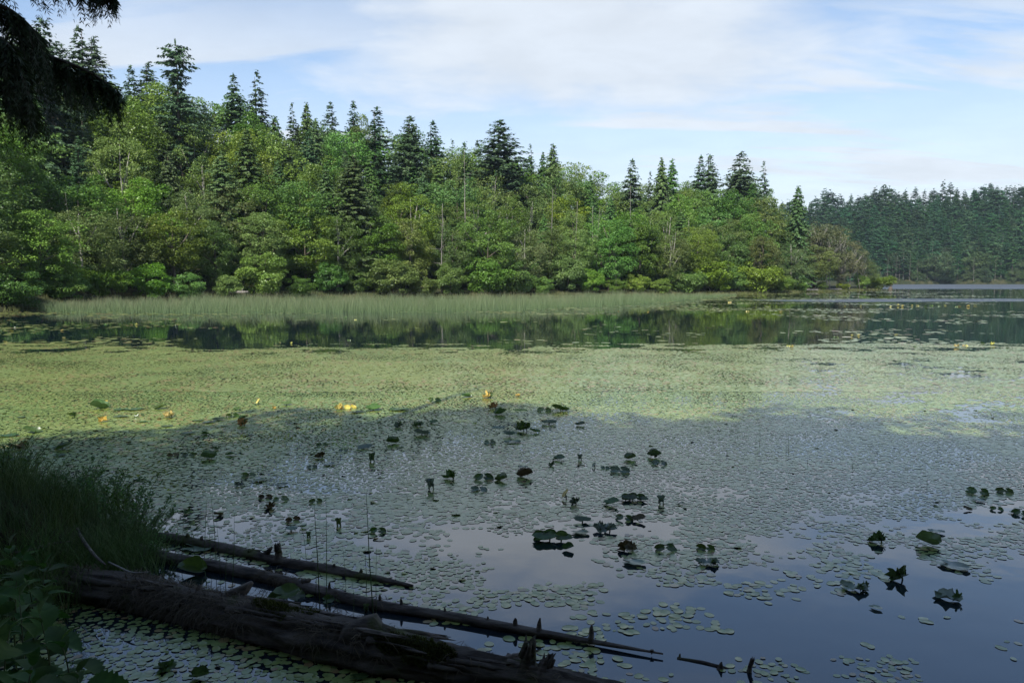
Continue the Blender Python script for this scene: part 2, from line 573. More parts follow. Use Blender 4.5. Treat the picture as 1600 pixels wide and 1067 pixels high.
def sheet(name, s, z, mat):
    V = np.array([(-s, -s, z), (s, -s, z), (s, s, z), (-s, s, z)], float)
    return tag(obj(name, mesh_np(name, V, [np.array([[0, 1, 2, 3]])], mat=mat)), kind='structure')


sheet('lake_bed', 1500, -1.5, M['bed'])
sheet('lake_water', 1490, 0.0, M['water'])


def hz(c, d):
    z = hill_z(c, d) + (fbm(c / 40.0, d / 8.0, 5) - 0.5) * 0.8 * smooth(d / 10)
    return np.where(c > 1372, -0.8, np.where(d > 150, z - (d - 150) * 0.3, z))


polar_sheet('wooded_hill', np.concatenate([np.linspace(-420, 1372, 150), [1384]]), np.concatenate([[-6, -3, -1.5], np.linspace(0, 60, 25), np.linspace(70, 220, 12)]), shore_y, hz, M['forest_floor'])

FAR_Y = 455.0
FAR_RISE = np.array([(900, 32), (1150, 38), (1250, 43), (1340, 50), (1600, 56), (2000, 58)], float)


def far_z(c, d):
    return np.interp(c, FAR_RISE[:, 0], FAR_RISE[:, 1]) * smooth((d + 25) / 200.0) * 1.0 + 0.3 * smooth(d / 4) - 0.7 * smooth(-d / 4) - 1.6 * np.where(d < 0, 1, 0)


def far_y(c): return FAR_Y + 5 * np.sin(np.asarray(c) / 37.0) + 4 * np.sin(np.asarray(c) / 13.0)


polar_sheet('far_hill', np.linspace(900, 2050, 80), np.concatenate([[-8, -3], np.linspace(0, 180, 30), np.linspace(200, 420, 8)]), far_y, far_z, M['forest_floor'])


def bank_z(x, y):
    x = np.asarray(x, float); y = np.asarray(y, float)
    main = 1.35 - 1.9 * smooth((y - 0.6) / 4.4)
    main = np.where(y < 0, main + 0.09 * (-y), main)
    # low spit of turf running out on the left
    spit = 0.62 * np.exp(-(((x + 6.4) / 2.0) ** 4) - (((y - 8.3) / 1.6) ** 4)) + 0.85 * np.exp(-(((x + 5.9) / 1.3) ** 4) - (((y - 6.9) / 1.5) ** 4))
    spit2 = 0.9 * smooth((-x - 6.6) / 2.2) * smooth((12.5 - y) / 3.0)
    z = np.maximum(main, np.maximum(spit, spit2) - 0.35)
    return z + (fbm(x * 1.7, y * 1.7, 21, 4) - 0.5) * 0.22


gx = np.linspace(-60, 60, 241); gy = np.concatenate([np.linspace(-60, -4, 57), np.linspace(-3.8, 14, 120)])
GX, GY = np.meshgrid(gx, gy, indexing='ij')
GZ = bank_z(GX, GY)
Vb = np.stack([GX, GY, GZ], -1).reshape(-1, 3)
i = np.arange(len(gx) - 1)[:, None] * len(gy); j = np.arange(len(gy) - 1)[None, :]
tag(obj('near_bank', mesh_np('near_bank', Vb, [np.stack([i + j, i + len(gy) + j, i + len(gy) + j + 1, i + j + 1], -1).reshape(-1, 4)], smooth=True, mat=M['bank'])), kind='structure')


# ------------------------------------------------------------------ tree prototypes (meshes only)
def trunk_mesh(name, H, r, mat, seed, limbs=(), seg=7, bend=0.02):
    rg = np.random.default_rng(seed)
    mb = MB()
    n = 9
    z = np.linspace(-0.6, H, n)
    off = np.cumsum(rg.normal(0, bend * H / n, (n, 2)), 0)
    pts = np.column_stack([off, z])
    rad = r * (1 - z / H * 0.93)
    rad[0] *= 1.35
    V, f = tube(pts, np.maximum(rad, 0.02), seg)
    mb.add(V, f)
    for (P0, P1, r0) in limbs:
        mid = (np.asarray(P0) + np.asarray(P1)) / 2 + rg.normal(0, 0.12, 3)
        V, f = tube([P0, mid, P1], [r0, r0 * 0.7, r0 * 0.25], 5)
        mb.add(V, f)
    return mb.mesh(name, mat, True)


def conifer(name, H, Rm, seed, base=0.08, gap=0.032, nper=6, droop=0.25, spray=0.75, width=0.34, power=0.85, irr=0.2, mat='fir', upturn=0.0, dens=1.0, hang=0.25, bare=None, trunk='trunk', tr=None):
    rg = np.random.default_rng(seed)
    P, D, N, Ls, Tn = [], [], [], [], []
    z = base * H
    while z < H * 0.985:
        t = (z - base * H) / (H * (1 - base))
        prof = (1 - t) ** power * (0.5 + 0.5 * min(1, t / 0.12)) + 0.015
        if bare is not None:
            prof *= bare(t)
        n = max(3, int(round(nper * (0.6 + 0.4 * (1 - t)))))
        a0 = rg.uniform(0, 6.28)
        for k in range(n):
            ln = Rm * prof * rg.uniform(1 - irr * 1.6 * min(1, (1.25 - t)), 1 + irr * (1 - t))
            if ln < 0.12 * Rm * prof: continue
            a = a0 + 6.283 * k / n + rg.normal(0, 0.25)
            zz = z + rg.normal(0, gap * H * 0.55)
            if rg.uniform() < irr * 0.3: continue
            e = np.array([math.cos(a), math.sin(a), 0]); tg = np.array([-math.sin(a), math.cos(a), 0])
            m = max(3, int(ln / (0.21 * spray / 0.75) * dens))
            s = np.sort(rg.uniform(0.1, 1.0, m))
            slope = 0.25 * t - 0.05
            base_p = e * (ln * s)[:, None] + np.array([0, 0, 1]) * (zz + slope * ln * s - droop * ln * s ** 2 + upturn * ln * s ** 4)[:, None]
            tint = rg.uniform(0, 1) * 0.4
            for side in (-1, 1, 0):
                d = e * rg.uniform(0.35, 0.9, (m, 1)) + tg * (side * rg.uniform(0.55, 1.0, (m, 1))) + np.array([0, 0, -hang]) + rg.normal(0, 0.22, (m, 3))
                nn = np.array([0, 0, 1.0]) + e * 0.4 + rg.normal(0, 0.5, (m, 3))
                P.append(base_p + rg.normal(0, 0.06 * spray, (m, 3))); D.append(d); N.append(nn)
                Ls.append(spray * (0.55 + 0.55 * (1 - s)) * rg.uniform(0.6, 1.2, m) * min(1.0, 0.5 + prof * 1.4))
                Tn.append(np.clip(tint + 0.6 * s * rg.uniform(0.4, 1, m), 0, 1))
        z += gap * H * rg.uniform(0.75, 1.25) * (1 - 0.45 * t)
    # leader
    P.append(np.array([[0, 0, H * 0.965]] * 4)); D.append(np.array([[0.1, 0, 1], [-0.1, 0.1, 1], [0, -0.1, 1], [0.05, 0.05, 1]], float)); N.append(np.array([[1, 0, 0], [0, 1, 0], [1, 1, 0], [1, -1, 0]], float)); Ls.append(np.full(4, H * 0.04)); Tn.append(np.full(4, 0.5))
    P = np.concatenate(P); D = np.concatenate(D); N = np.concatenate(N); Ls = np.concatenate(Ls); Tn = np.concatenate(Tn)
    Wd = Ls * width * 1.25; Wd[-4:] = H * 0.008
    V, Fq = kites(P, D, N, Ls, Wd, 0.05)
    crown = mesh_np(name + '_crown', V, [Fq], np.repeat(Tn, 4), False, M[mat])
    tm = trunk_mesh(name + '_trunk', H * 0.97, tr or H * 0.012, M[trunk], seed + 1)
    return dict(trunk=tm, crown=crown, H=H, R=Rm)


def broadleaf(name, H, Rm, seed, cb=0.22, nclump=70, per=190, leaf=0.30, clump=1.15, mat='alder', lean=0.0, sparse=1.0, trunk='trunk', limbs=9, flat=0.6, top=1.0, tr=None, cone=0.0):
    rg = np.random.default_rng(seed)
    zc, hz_ = H * (cb + 1) / 2, H * (1 - cb) / 2
    # crown of limb-end clumps inside an uneven ellipsoid
    lob = rg.normal(0, 1, (5, 3)); lob = unit(lob)
    C, Rc = [], []
    while len(C) < nclump:
        v = unit(rg.normal(0, 1, (1, 3)))[0]
        r = rg.uniform(0.35, 1.0) ** 0.55
        bump = 1 + 0.42 * np.max(lob @ v) - 0.30
        p = v * r * bump
        w = 1.0 - cone * max(0.0, p[2])
        p = np.array([p[0] * Rm * w, p[1] * Rm * w, zc + p[2] * hz_ * top])
        if p[2] < 0.1 * H * cb: continue
        p = p + rg.normal(0, 0.05 * Rm, 3); C.append(p); Rc.append(clump * rg.uniform(0.45, 1.35))
    C = np.array(C); Rc = np.array(Rc)
    P, D, N, Ls, Tn = [], [], [], [], []
    for c, rc in zip(C, Rc):
        m = int(per * sparse * rg.uniform(0.7, 1.2) * (rc / clump) ** 1.5)
        v = unit(rg.normal(0, 1, (m, 3)) + np.array([0, 0, 0.35]))
        out = c - np.array([0, 0, zc * 0.75]); out = out / (np.linalg.norm(out) + 1e-6)
        rr = rg.uniform(0.35, 1.0, (m, 1)) ** 0.5
        pos = c + v * rr * rc * np.array([1.0, 1.0, flat])
        d = unit(v * np.array([1, 1, 0.3]) + rg.normal(0, 0.55, (m, 3)) + np.array([0, 0, -0.25]))
        nn = v * 0.7 + out * 0.5 + np.array([0, 0, 0.7]) + rg.normal(0, 0.42, (m, 3))
        P.append(pos); D.append(d); N.append(nn)
        Ls.append(leaf * rg.uniform(0.65, 1.3, m))
        Tn.append(np.clip(rg.uniform(0, 0.55) + rg.uniform(0, 0.45, m), 0, 1))
    P = np.concatenate(P); D = np.concatenate(D); N = np.concatenate(N); Ls = np.concatenate(Ls); Tn = np.concatenate(Tn)
    V, Fq = kites(P, D, N, Ls, Ls * 0.72, 0.06)
    crown = mesh_np(name + '_crown', V, [Fq], np.repeat(Tn, 4), False, M[mat])
    idx = rg.choice(len(C), min(limbs, len(C)), replace=False)
    lb = [(np.array([0, 0, max(0.15 * H, min(C[k][2] * 0.75, H * 0.75)) * rg.uniform(0.6, 0.95)]), C[k], H * 0.0085) for k in idx]
    tm = trunk_mesh(name + '_trunk', H * 0.86, tr or H * 0.014, M[trunk], seed + 1, lb, bend=0.05)
    return dict(trunk=tm, crown=crown, H=H, R=Rm)


PT = {}
PT['fir'] = [conifer('fir_a', 28, 6.4, 11, 0.04, 0.021, 9, 0.22, 0.72, 0.36, 0.80, irr=0.26, hang=0.55),
             conifer('fir_b', 26, 5.6, 12, 0.05, 0.023, 8, 0.32, 0.7, 0.36, 0.80, irr=0.32, hang=0.6),
             conifer('fir_c', 27, 7.2, 13, 0.04, 0.022, 9, 0.16, 0.78, 0.36, 0.76, irr=0.30, upturn=0.15, hang=0.5),
             conifer('fir_d', 24, 5.2, 14, 0.08, 0.030, 7, 0.28, 0.7, 0.34, 0.86, irr=0.34, hang=0.5),
             conifer('fir_e', 27, 6.0, 16, 0.05, 0.021, 8, 0.36, 0.66, 0.36, 0.68, irr=0.42, hang=0.8),
             conifer('fir_f', 25, 5.6, 17, 0.05, 0.024, 8, 0.22, 0.7, 0.34, 0.85, irr=0.45, upturn=0.2, hang=0.45)]
_old = lambda t: (1.0 if t < 0.55 else 0.95 + 0.9 * (t - 0.55)) * (0.8 + 0.35 * math.sin(t * 23.0)) * (1.0 if t < 0.93 else 1.6)
PT['oldfir'] = [conifer('old_fir', 34, 7.5, 15, 0.06, 0.021, 8, 0.30, 0.85, irr=0.42, power=0.6, upturn=0.1, bare=_old, hang=0.5, dens=1.05, tr=0.5)]
PT['cedar'] = [conifer('cedar_a', 22, 5.2, 21, 0.02, 0.021, 9, 0.45, 0.6, 0.42, 0.72, 0.2, 'cedar', 0.12, 1.1, 0.8),
               conifer('cedar_b', 20, 4.2, 22, 0.02, 0.021, 9, 0.5, 0.6, 0.42, 0.68, 0.18, 'cedar', 0.10, 1.1, 0.9),
               conifer('cedar_c', 23, 5.8, 23, 0.02, 0.022, 9, 0.4, 0.65, 0.42, 0.66, 0.22, 'cedar', 0.15, 1.1, 0.7)]
PT['alder'] = [broadleaf('alder_a', 15, 4.2, 31, 0.08, 150, 150, 0.21, 0.85, 'alder', flat=0.75),
               broadleaf('alder_b', 16, 3.6, 32, 0.10, 140, 150, 0.20, 0.80, 'alder', flat=0.75, cone=0.3),
               broadleaf('alder_c', 14, 4.8, 33, 0.05, 165, 145, 0.21, 0.9, 'alder', flat=0.7),
               broadleaf('alder_d', 16, 4.4, 34, 0.10, 130, 140, 0.21, 0.85, 'alder', flat=0.75, cone=0.1, trunk='pale_trunk', limbs=9)]
PT['maple'] = [broadleaf('maple_a', 15, 4.8, 41, 0.06, 145, 160, 0.25, 0.95, 'maple', flat=0.8),
               broadleaf('maple_b', 14, 4.2, 42, 0.04, 135, 160, 0.24, 0.9, 'maple', flat=0.8),
               broadleaf('maple_c', 16, 4.4, 43, 0.08, 140, 155, 0.24, 0.9, 'maple', flat=0.8, cone=0.25),
               broadleaf('maple_d', 15, 5.2, 44, 0.05, 155, 150, 0.25, 0.95, 'maple', flat=0.75)]
PT['russet'] = [broadleaf('russet_a', 15, 4.2, 45, 0.08, 140, 120, 0.20, 0.85, 'russet', flat=0.7, trunk='pale_trunk', limbs=7),
                broadleaf('russet_b', 14, 4.0, 46, 0.10, 130, 110, 0.20, 0.85, 'russet', flat=0.7, trunk='pale_trunk', limbs=7)]
PT['thin'] = [broadleaf('thin_a', 14, 3.4, 51, 0.2, 75, 95, 0.26, 1.0, 'thin', trunk='pale_trunk', limbs=40, flat=0.6, tr=0.13),
              broadleaf('thin_b', 13, 3.0, 52, 0.25, 65, 90, 0.26, 0.95, 'thin', trunk='pale_trunk', limbs=40, flat=0.6, tr=0.12)]
PT['shrub'] = [broadleaf('bush_a', 5, 3.0, 61, 0.0,  60, 230, 0.21, 0.85, 'maple', flat=0.6, limbs=6, top=0.95),
               broadleaf('bush_b', 4.5, 3.2, 62, 0.0,  60, 230, 0.21, 0.85, 'alder', flat=0.55, limbs=6, top=0.95),
               broadleaf('bush_c', 5.5, 2.6, 63, 0.0,  60, 230, 0.21, 0.8, 'maple', flat=0.6, limbs=6, top=0.95)]
PT['farfir'] = [conifer('far_fir_a', 25, 6.0, 71, 0.04, 0.046, 7, 0.25, 1.25, 0.42, 0.68, 0.3, 'farfir', hang=0.45),
                conifer('far_fir_b', 26, 5.2, 72, 0.06, 0.048, 7, 0.3, 1.2, 0.42, 0.72, 0.32, 'farfir', hang=0.45),
                conifer('far_fir_c', 23, 6.4, 73, 0.04, 0.046, 7, 0.2, 1.3, 0.42, 0.62, 0.3, 'farfir', hang=0.45),
                conifer('far_fir_d', 25, 5.0, 74, 0.22, 0.050, 6, 0.25, 1.2, 0.42, 0.8, 0.3, 'farfir', hang=0.45, trunk='dead')]
PT['farleaf'] = [broadleaf('far_leafy', 15, 5.0, 75, 0.02, 60, 90, 0.55, 1.5, 'farleaf', flat=0.7)]


def snag_parts(name, H, seed, nb):
    rg = np.random.default_rng(seed)
    tm = trunk_mesh(name + '_trunk', H, H * 0.0075, M['dead'], seed, bend=0.03)
    brs = []
    for k in range(nb):
        a = rg.uniform(0, 6.28); z = H * rg.uniform(0.25, 0.95); ln = rg.uniform(0.5, 2.0) * (1.15 - z / H) * 1.6
        p0 = np.array([0, 0, z]); e = np.array([math.cos(a), math.sin(a), rg.uniform(-0.3, 0.5)])
        V, f = tube([p0, p0 + e * ln * 0.5 + rg.normal(0, 0.08, 3), p0 + e * ln + rg.normal(0, 0.2, 3)], [0.03, 0.022, 0.008], 5)
        brs.append(MB().add(V, f).mesh(name + '_branch', M['dead'], True))
    return dict(trunk=tm, branches=brs, H=H)


SNAG = [snag_parts('snag_a', 16, 81, 22), snag_parts('snag_b', 12, 82, 12), snag_parts('snag_c', 14, 83, 9)]

NAMES = dict(fir='fir_tree', oldfir='fir_tree', cedar='cedar_tree', alder='alder_tree', maple='maple_tree', russet='alder_tree', thin='birch_tree',
             shrub='shrub', farfir='fir_tree', farleaf='maple_tree')
TREES = []          # records for labelling


def plant(kind, x, y, z, H, wide=1.0, var=None, zone='', label=None, group=None, tilt=0.0):
    var = random.randrange(len(PT[kind])) if var is None else var
    p = PT[kind][var]
    root = empty(NAMES[kind], (x, y, z), random.uniform(0, 6.283))
    s = H / p['H']
    root.scale = (s * wide, s * wide, s)
    root.rotation_euler = (random.gauss(0, 0.02) + tilt, random.gauss(0, 0.02), random.uniform(0, 6.283))
    obj('trunk', p['trunk'], root)
    obj('crown', p['crown'], root)
    cx = float(to_px(x, y, z)[0])
    TREES.append(dict(o=root, kind=kind, zone=zone, cx=cx, label=label, group=group))
    return root


def plant_px(kind, c, dep, top_py, wide=1.0, var=None, zone='', label=None, group=None):
    y = shore_y(c) + dep
    x = (c - 800) / F * y
    z = float(hill_z(c, dep))
    H = at_y(c, top_py, y)[2] - z
    if kind in ('alder', 'maple', 'russet'): H *= 1.07
    # keep the crown's width natural whatever the height
    return plant(kind, x, y, z - 0.1, max(2.0, H), wide, var, zone, label, group)


def snag(v, x, y, z, H, label, rz=0.0, tilt=(0, 0), group='bare dead trunks in the wood'):
    s = SNAG[v]
    root = empty('dead_tree', (x, y, z), rz)
    k = H / s['H']; root.scale = (k, k, k)
    root.rotation_euler = (tilt[0], tilt[1], rz)
    obj('trunk', s['trunk'], root)
    for b in s['branches']:
        obj('branch', b, root)
    return tag(root, label, 'dead tree', group)


# ------------------------------------------------------------------ the wooded shore
G_SKY = 'tall trees on the skyline of the wooded hill'
SKY_TREES = [
    # column, top row, kind, depth behind the shore, width factor, variant, label
    (78, 28, 'fir', 40, 1.15, 2, 'tall fir half hidden behind the dark hanging cedar boughs'),
    (117, 68, 'fir', 52, 0.9, 1, 'short dark fir just left of the tallest spire near the cedar boughs'),
    (140, 38, 'fir', 48, 0.85, 1, 'tall slim fir spire right of the dark hanging cedar boughs'),
    (164, 58, 'fir', 46, 0.95, 0, 'fir with spreading side branches, second spire right of the cedar boughs'),
    (213, 100, 'fir', 52, 0.85, 3, 'slim fir, left of the twin pair beside the ragged old fir'),
    (236, 95, 'fir', 50, 0.95, 0, 'fir, right of the twin pair beside the ragged old fir'),
    (292, 62, 'oldfir', 34, 0.95, 0, 'huge ragged old fir with a broken flat top and gaps'),
    (379, 115, 'fir', 54, 0.85, 1, 'pointed fir, left of the twin spires right of the old fir'),
    (409, 112, 'fir', 54, 0.85, 3, 'open-branched fir, right of the twin spires right of the old fir'),
    (464, 163, 'fir', 58, 0.7, 3, 'tiny fir tip barely clearing the hill crest between two spire groups'),
    (487, 161, 'cedar', 56, 0.75, 1, 'narrow cedar tip on the hill crest left of two dark firs'),
    (519, 157, 'fir', 56, 0.9, 0, 'dark fir left of the narrow layered fir on the crest'),
    (549, 154, 'fir', 56, 0.75, 3, 'narrow layered fir with see-through branches on the crest'),
    (591, 166, 'fir', 44, 1.1, 0, 'broad dark fir standing out in the middle of the hill'),
    (637, 181, 'fir', 36, 0.95, 2, 'dark fir with a long bare tip and upswept branches'),
    (683, 188, 'fir', 46, 0.9, 1, 'grey green fir right of the one with upswept branches'),
    (704, 218, 'fir', 60, 0.7, 3, 'small fir spire, left of three small spires on the crest'),
    (726, 221, 'fir', 60, 0.75, 1, 'small fir spire, middle of three small spires on the crest'),
    (741, 218, 'fir', 62, 0.8, 0, 'small fir spire, right of three small spires on the crest'),
    (781, 187, 'fir', 42, 1.3, 2, 'very broad pyramid fir right of the three small spires'),
    (829, 227, 'fir', 52, 0.7, 3, 'small thin fir right of the very broad pyramid fir'),
    (845, 238, 'cedar', 50, 0.7, 1, 'low narrow cedar at the left shoulder of the steep pointed cedar'),
    (859, 223, 'cedar', 46, 0.85, 0, 'steep pointed cedar ending the high part of the skyline'),
    (983, 247, 'fir', 40, 0.9, 1, 'lone dark fir just right of the dip in the skyline'),
    (1010, 270, 'fir', 48, 0.65, 3, 'little fir tip beside the lone dark fir after the skyline dip'),
    (1033, 246, 'cedar', 42, 0.8, 1, 'left one of two bushy conifers joined at the skyline'),
    (1047, 247, 'cedar', 46, 0.75, 0, 'right one of two bushy conifers joined at the skyline'),
    (1082, 241, 'fir', 44, 0.8, 1, 'pale slim fir left of the dark layered one near the point'),
    (1110, 240, 'fir', 42, 0.8, 3, 'dark layered fir with level branches near the point'),
    (1158, 235, 'fir', 36, 1.15, 2, 'tallest broad fir near the point, above pale alders'),
    (1187, 254, 'fir', 38, 0.7, 3, 'thin pale fir leaning on the tallest fir near the point'),
    (1240, 290, 'cedar', 14, 0.95, 1, 'dense dark spindle-shaped cedar close to the tip of the point'),
    (555, 240, 'cedar', 11, 1.25, 2, 'great drooping cedar reaching down to the reeds mid shore'),
    (512, 262, 'cedar', 14, 1.0, 0, 'cedar tucked against the left side of the great drooping cedar'),
    (392, 200, 'cedar', 20, 1.05, 0, 'tall green cedar right of and below the ragged old fir'),
    (350, 235, 'cedar', 16, 1.0, 2, 'bushy cedar directly below the ragged old fir'),
    (1062, 330, 'cedar', 8, 1.15, 2, 'wide low cedar by the water, right of the end of the reeds'),
    (1020, 352, 'cedar', 9, 0.9, 1, 'smaller cedar at the left side of the wide low cedar'),
    (450, 215, 'cedar', 32, 0.9, 1, 'green cedar in mid hill between the two cedar stands'),
    (1183, 360, 'cedar', 14, 0.8, 1, 'small dark cedar left of the spindle-shaped cedar on the point'),
]
for (c, tp, kind, dep, wd, var, lab) in SKY_TREES:
    plant_px(kind, c, dep, tp, wd * (1.55 if kind == 'fir' else 1.2), (var if int(c) % 3 else 4 + int(c) % 2) if kind == 'fir' else var, 'named', lab, G_SKY)

ROWS = [  # zone, depth, spacing, height share between 372 and the skyline, kinds
    ('shore', 1.5, 5.0, None, ['shrub']),
    ('front', 6.0, 6.0, 0.02, ['alder', 'maple', 'alder', 'maple', 'russet']),
    ('second', 14.0, 6.3, 0.30, ['alder', 'maple', 'cedar', 'alder', 'maple', 'alder', 'russet']),
    ('third', 23.0, 6.6, 0.60, ['alder', 'cedar', 'maple', 'fir', 'alder', 'cedar', 'maple', 'russet']),
    ('fourth', 33.0, 6.6, 0.84, ['maple', 'cedar', 'alder', 'cedar', 'maple', 'fir']),
    ('fifth', 44.0, 6.6, 1.0, ['maple', 'cedar', 'fir', 'maple', 'cedar', 'alder']),
    ('crest', 56.0, 6.4, 1.06, ['maple', 'alder', 'cedar', 'maple', 'alder']),
]
rr = random.Random(42)
for zi, (zone, dep, sp, share, kinds) in enumerate(ROWS):
    c = -150.0 + rr.uniform(0, 20)
    k = 0
    while c < 1372:
        y = shore_y(c) + dep
        # no trees on the open water beyond the thin tip of the point
        tipd = np.interp(c, [1180, 1260, 1320, 1372], [60, 26, 12, 4])
        if dep <= tipd:
            d2 = dep + rr.uniform(-2.2, 2.2)
            kind = kinds[(k + rr.randrange(2)) % len(kinds)]
            if share is None:
                py = rr.uniform(392, 436) if c < 1250 else rr.uniform(425, 440)
                plant_px(kind, c, max(0.6, d2), py, rr.uniform(0.95, 1.35), None, zone)
            else:
                base = np.interp(c, [0, 300, 1000, 1250, 1372], [325, 342, 358, 380, 420])
                py = base + (sky_py(c) - base) * share
                py += rr.uniform(-13, 13)
                if dep > 20 and any(abs(c - q[0]) < (30 if q[2] == 'oldfir' else 13) and q[1] < py + 10 for q in SKY_TREES):
                    py += 8
                if c > 1255:
                    kind = rr.choice(['thin', 'thin', 'alder', 'russet']) if dep > 4 else 'alder'
                conif = kind in ('fir', 'cedar')
                if conif and zone != 'crest': py -= rr.uniform(-4, 8)
                H = at_y(c, py, y)[2] - float(hill_z(c, d2))
                nat = {'fir': 26, 'cedar': 21}.get(kind, 15.0)
                wide = (nat / max(H, 3)) ** 0.55 * rr.uniform(0.95, 1.35)
                if conif: wide = min(wide, 1.15)
                plant_px(kind, c, d2, py, wide, None, zone)
            k += 1
        c += sp * F / y * rr.uniform(0.8, 1.2)

# pale thin trees at the tip of the point
for (c, tp, dep, lab) in [(1272, 350, 12, 'pale thin-leaved birch beside the spindle-shaped cedar'), (1290, 342, 10, 'tallest of the pale bare-looking birches near the tip'),
                          (1308, 356, 9, 'pale birch with white twigs, right of the tallest of them'), (1326, 368, 7, 'shorter pale birch where the crowns step down to the tip'),
                          (1346, 392, 4, 'last low pale birch above the tip of the point')]:
    plant_px('thin', c, dep, tp, 1.0, None, 'named', lab, 'pale birches at the tip of the point')

# labels of the unnamed trees: kind, row and place counted from the left, in picture order
KW = dict(fir='dark fir', cedar='drooping green cedar', alder='yellow-green alder', maple='deep green leafy maple', russet='brownish seeding alder', thin='pale thin birch', shrub='rounded waterside shrub')
ROWTXT = dict(shore='along the water under the wood', front='in the first row above the shore', second='in the second row above the shore',
              third='in the third row up the slope', fourth='in the fourth row up the slope', fifth='in the row below the crest', crest='in the row along the crest')
by = {}
for t in TREES:
    if t['label'] is None:
        by.setdefault((t['zone'], t['kind']), []).append(t)
for (zone, kind), lst in by.items():
    lst.sort(key=lambda t: t['cx'])
    k = 0
    for t in lst:
        k += 1
        t['label'] = f"{KW[kind]}, {ordw(k)} such from the left {ROWTXT[zone]}"
        t['group'] = ('waterside shrubs' if kind == 'shrub' else 'trees of the wooded hill')
for t in TREES:
    tag(t['o'], t['label'], 'shrub' if t['kind'] == 'shrub' else 'tree', t['group'])


# dead trunks and bare limbs that show pale in the wood
def snag_px(v, c, top, base, dep, lab, tilt=(0, 0)):
    y = shore_y(c) + dep
    z0 = at_y(c, base, y)[2]
    z1 = at_y(c, top, y)[2]
    x = (c - 800) / F * y
    zg = float(hill_z(c, dep))
    snag(v, x, y, min(zg, z0), z1 - min(zg, z0), lab, random.uniform(0, 6), tilt)


snag_px(0, 730, 236, 330, 12, 'tall straight grey dead spar with short twigs in mid hill')
snag_px(1, 690, 318, 440, 3, 'grey dead trunk low by the shore, right of the great cedar')
snag_px(2, 863, 295, 350, 9, 'thin pale dead trunk below the steep pointed cedar')
snag_px(1, 897, 312, 370, 8, 'pale leaning dead trunk in the middle of the alders', (0, 0.12))
snag_px(2, 931, 326, 370, 8, 'short pale dead trunk right of the leaning one', (0, 0.04))
snag_px(1, 924, 322, 372, 10, 'thin dead trunk close behind the short pale one')
snag_px(2, 983, 290, 345, 12, 'pale forked dead trunk below the lone dark fir')
snag_px(1, 963, 372, 430, 3, 'broken dead trunk low among the alders left of the low cedar', (0, 0.08))
snag_px(2, 122, 292, 372, 10, 'bare pale limb leaning right in the bright alders on the left', (0, 0.45))
snag_px(2, 1318, 372, 440, 3, 'white slanting bare trunk among the pale birches', (0, 0.2))
snag_px(1, 1296, 365, 446, 2, 'white bare trunk low at the foot of the pale birches', (0, 0.15))
snag_px(2, 1342, 395, 446, 1, 'short bare slanting stem near the very tip', (0, 0.22))

# ------------------------------------------------------------------ the far hill
FAR = []
fr = random.Random(9)
for ri, dep in enumerate([3, 12, 24, 38, 54, 72, 92, 112, 132, 152]):
    c = 1205 + fr.uniform(0, 14)
    while c < 1640:
        d2 = dep + fr.uniform(-4, 4)
        y = float(far_y(c)) + d2
        z = float(far_z(c, d2)) - 0.2
        kind = 'farleaf' if fr.random() < (0.22 if ri < 3 else 0.05) else 'farfir'
        H = fr.uniform(18, 25) if kind == 'farfir' else fr.uniform(11, 16)
        if fr.random() < 0.12: H *= 1.18
        if ri == 0: H *= fr.uniform(0.55, 0.95)
        var = 3 if (ri == 0 and kind == 'farfir' and fr.random() < 0.5) else None
        o = plant(kind, (c - 800) / F * y, y, z, H, fr.uniform(1.25, 1.8), var, 'far')
        TREES.pop()
        FAR.append((ri, kind, c, o))
        c += fr.uniform(5.2, 8.2) * F / y
c = 1205.0
while c < 1640:
    y = float(far_y(c)) + fr.uniform(-0.5, 3.0)
    o = plant('farleaf', (c - 800) / F * y, y, 0.0, fr.uniform(4, 9), fr.uniform(1.0, 1.5), None, 'far')
    TREES.pop()
    FAR.append((0, 'farleaf', c, o))
    c += fr.uniform(4.0, 8.0) * F / y
for ri in range(10):
    for kind, w in (('farfir', 'far dark fir'), ('farleaf', 'far rounded leafy tree')):
        lst = sorted([f for f in FAR if f[0] == ri and f[1] == kind], key=lambda f: f[2])
        where = 'along the far waterline' if ri == 0 else ('on the far hill skyline' if ri == 9 else f'in the {ordw(ri + 1)} row up the far hill')
        for k, f in enumerate(lst):
            tag(f[3], f"{w}, {ordw(k + 1)} such from left {where}", 'tree', 'trees on the hill across the lake')
for k, c in enumerate([1384, 1397, 1403, 1419, 1431, 1447, 1478, 1519, 1552, 1577]):
    y = float(far_y(c)) - 0.3
    snag(k % 3, (c - 800) / F * y, y, 0.1, fr.uniform(9, 19), f'grey bare trunk at the far waterline, {ordw(k + 1)} counted from the point', fr.uniform(0, 6), (0, fr.uniform(-0.05, 0.05)), 'bare trunks along the far waterline')

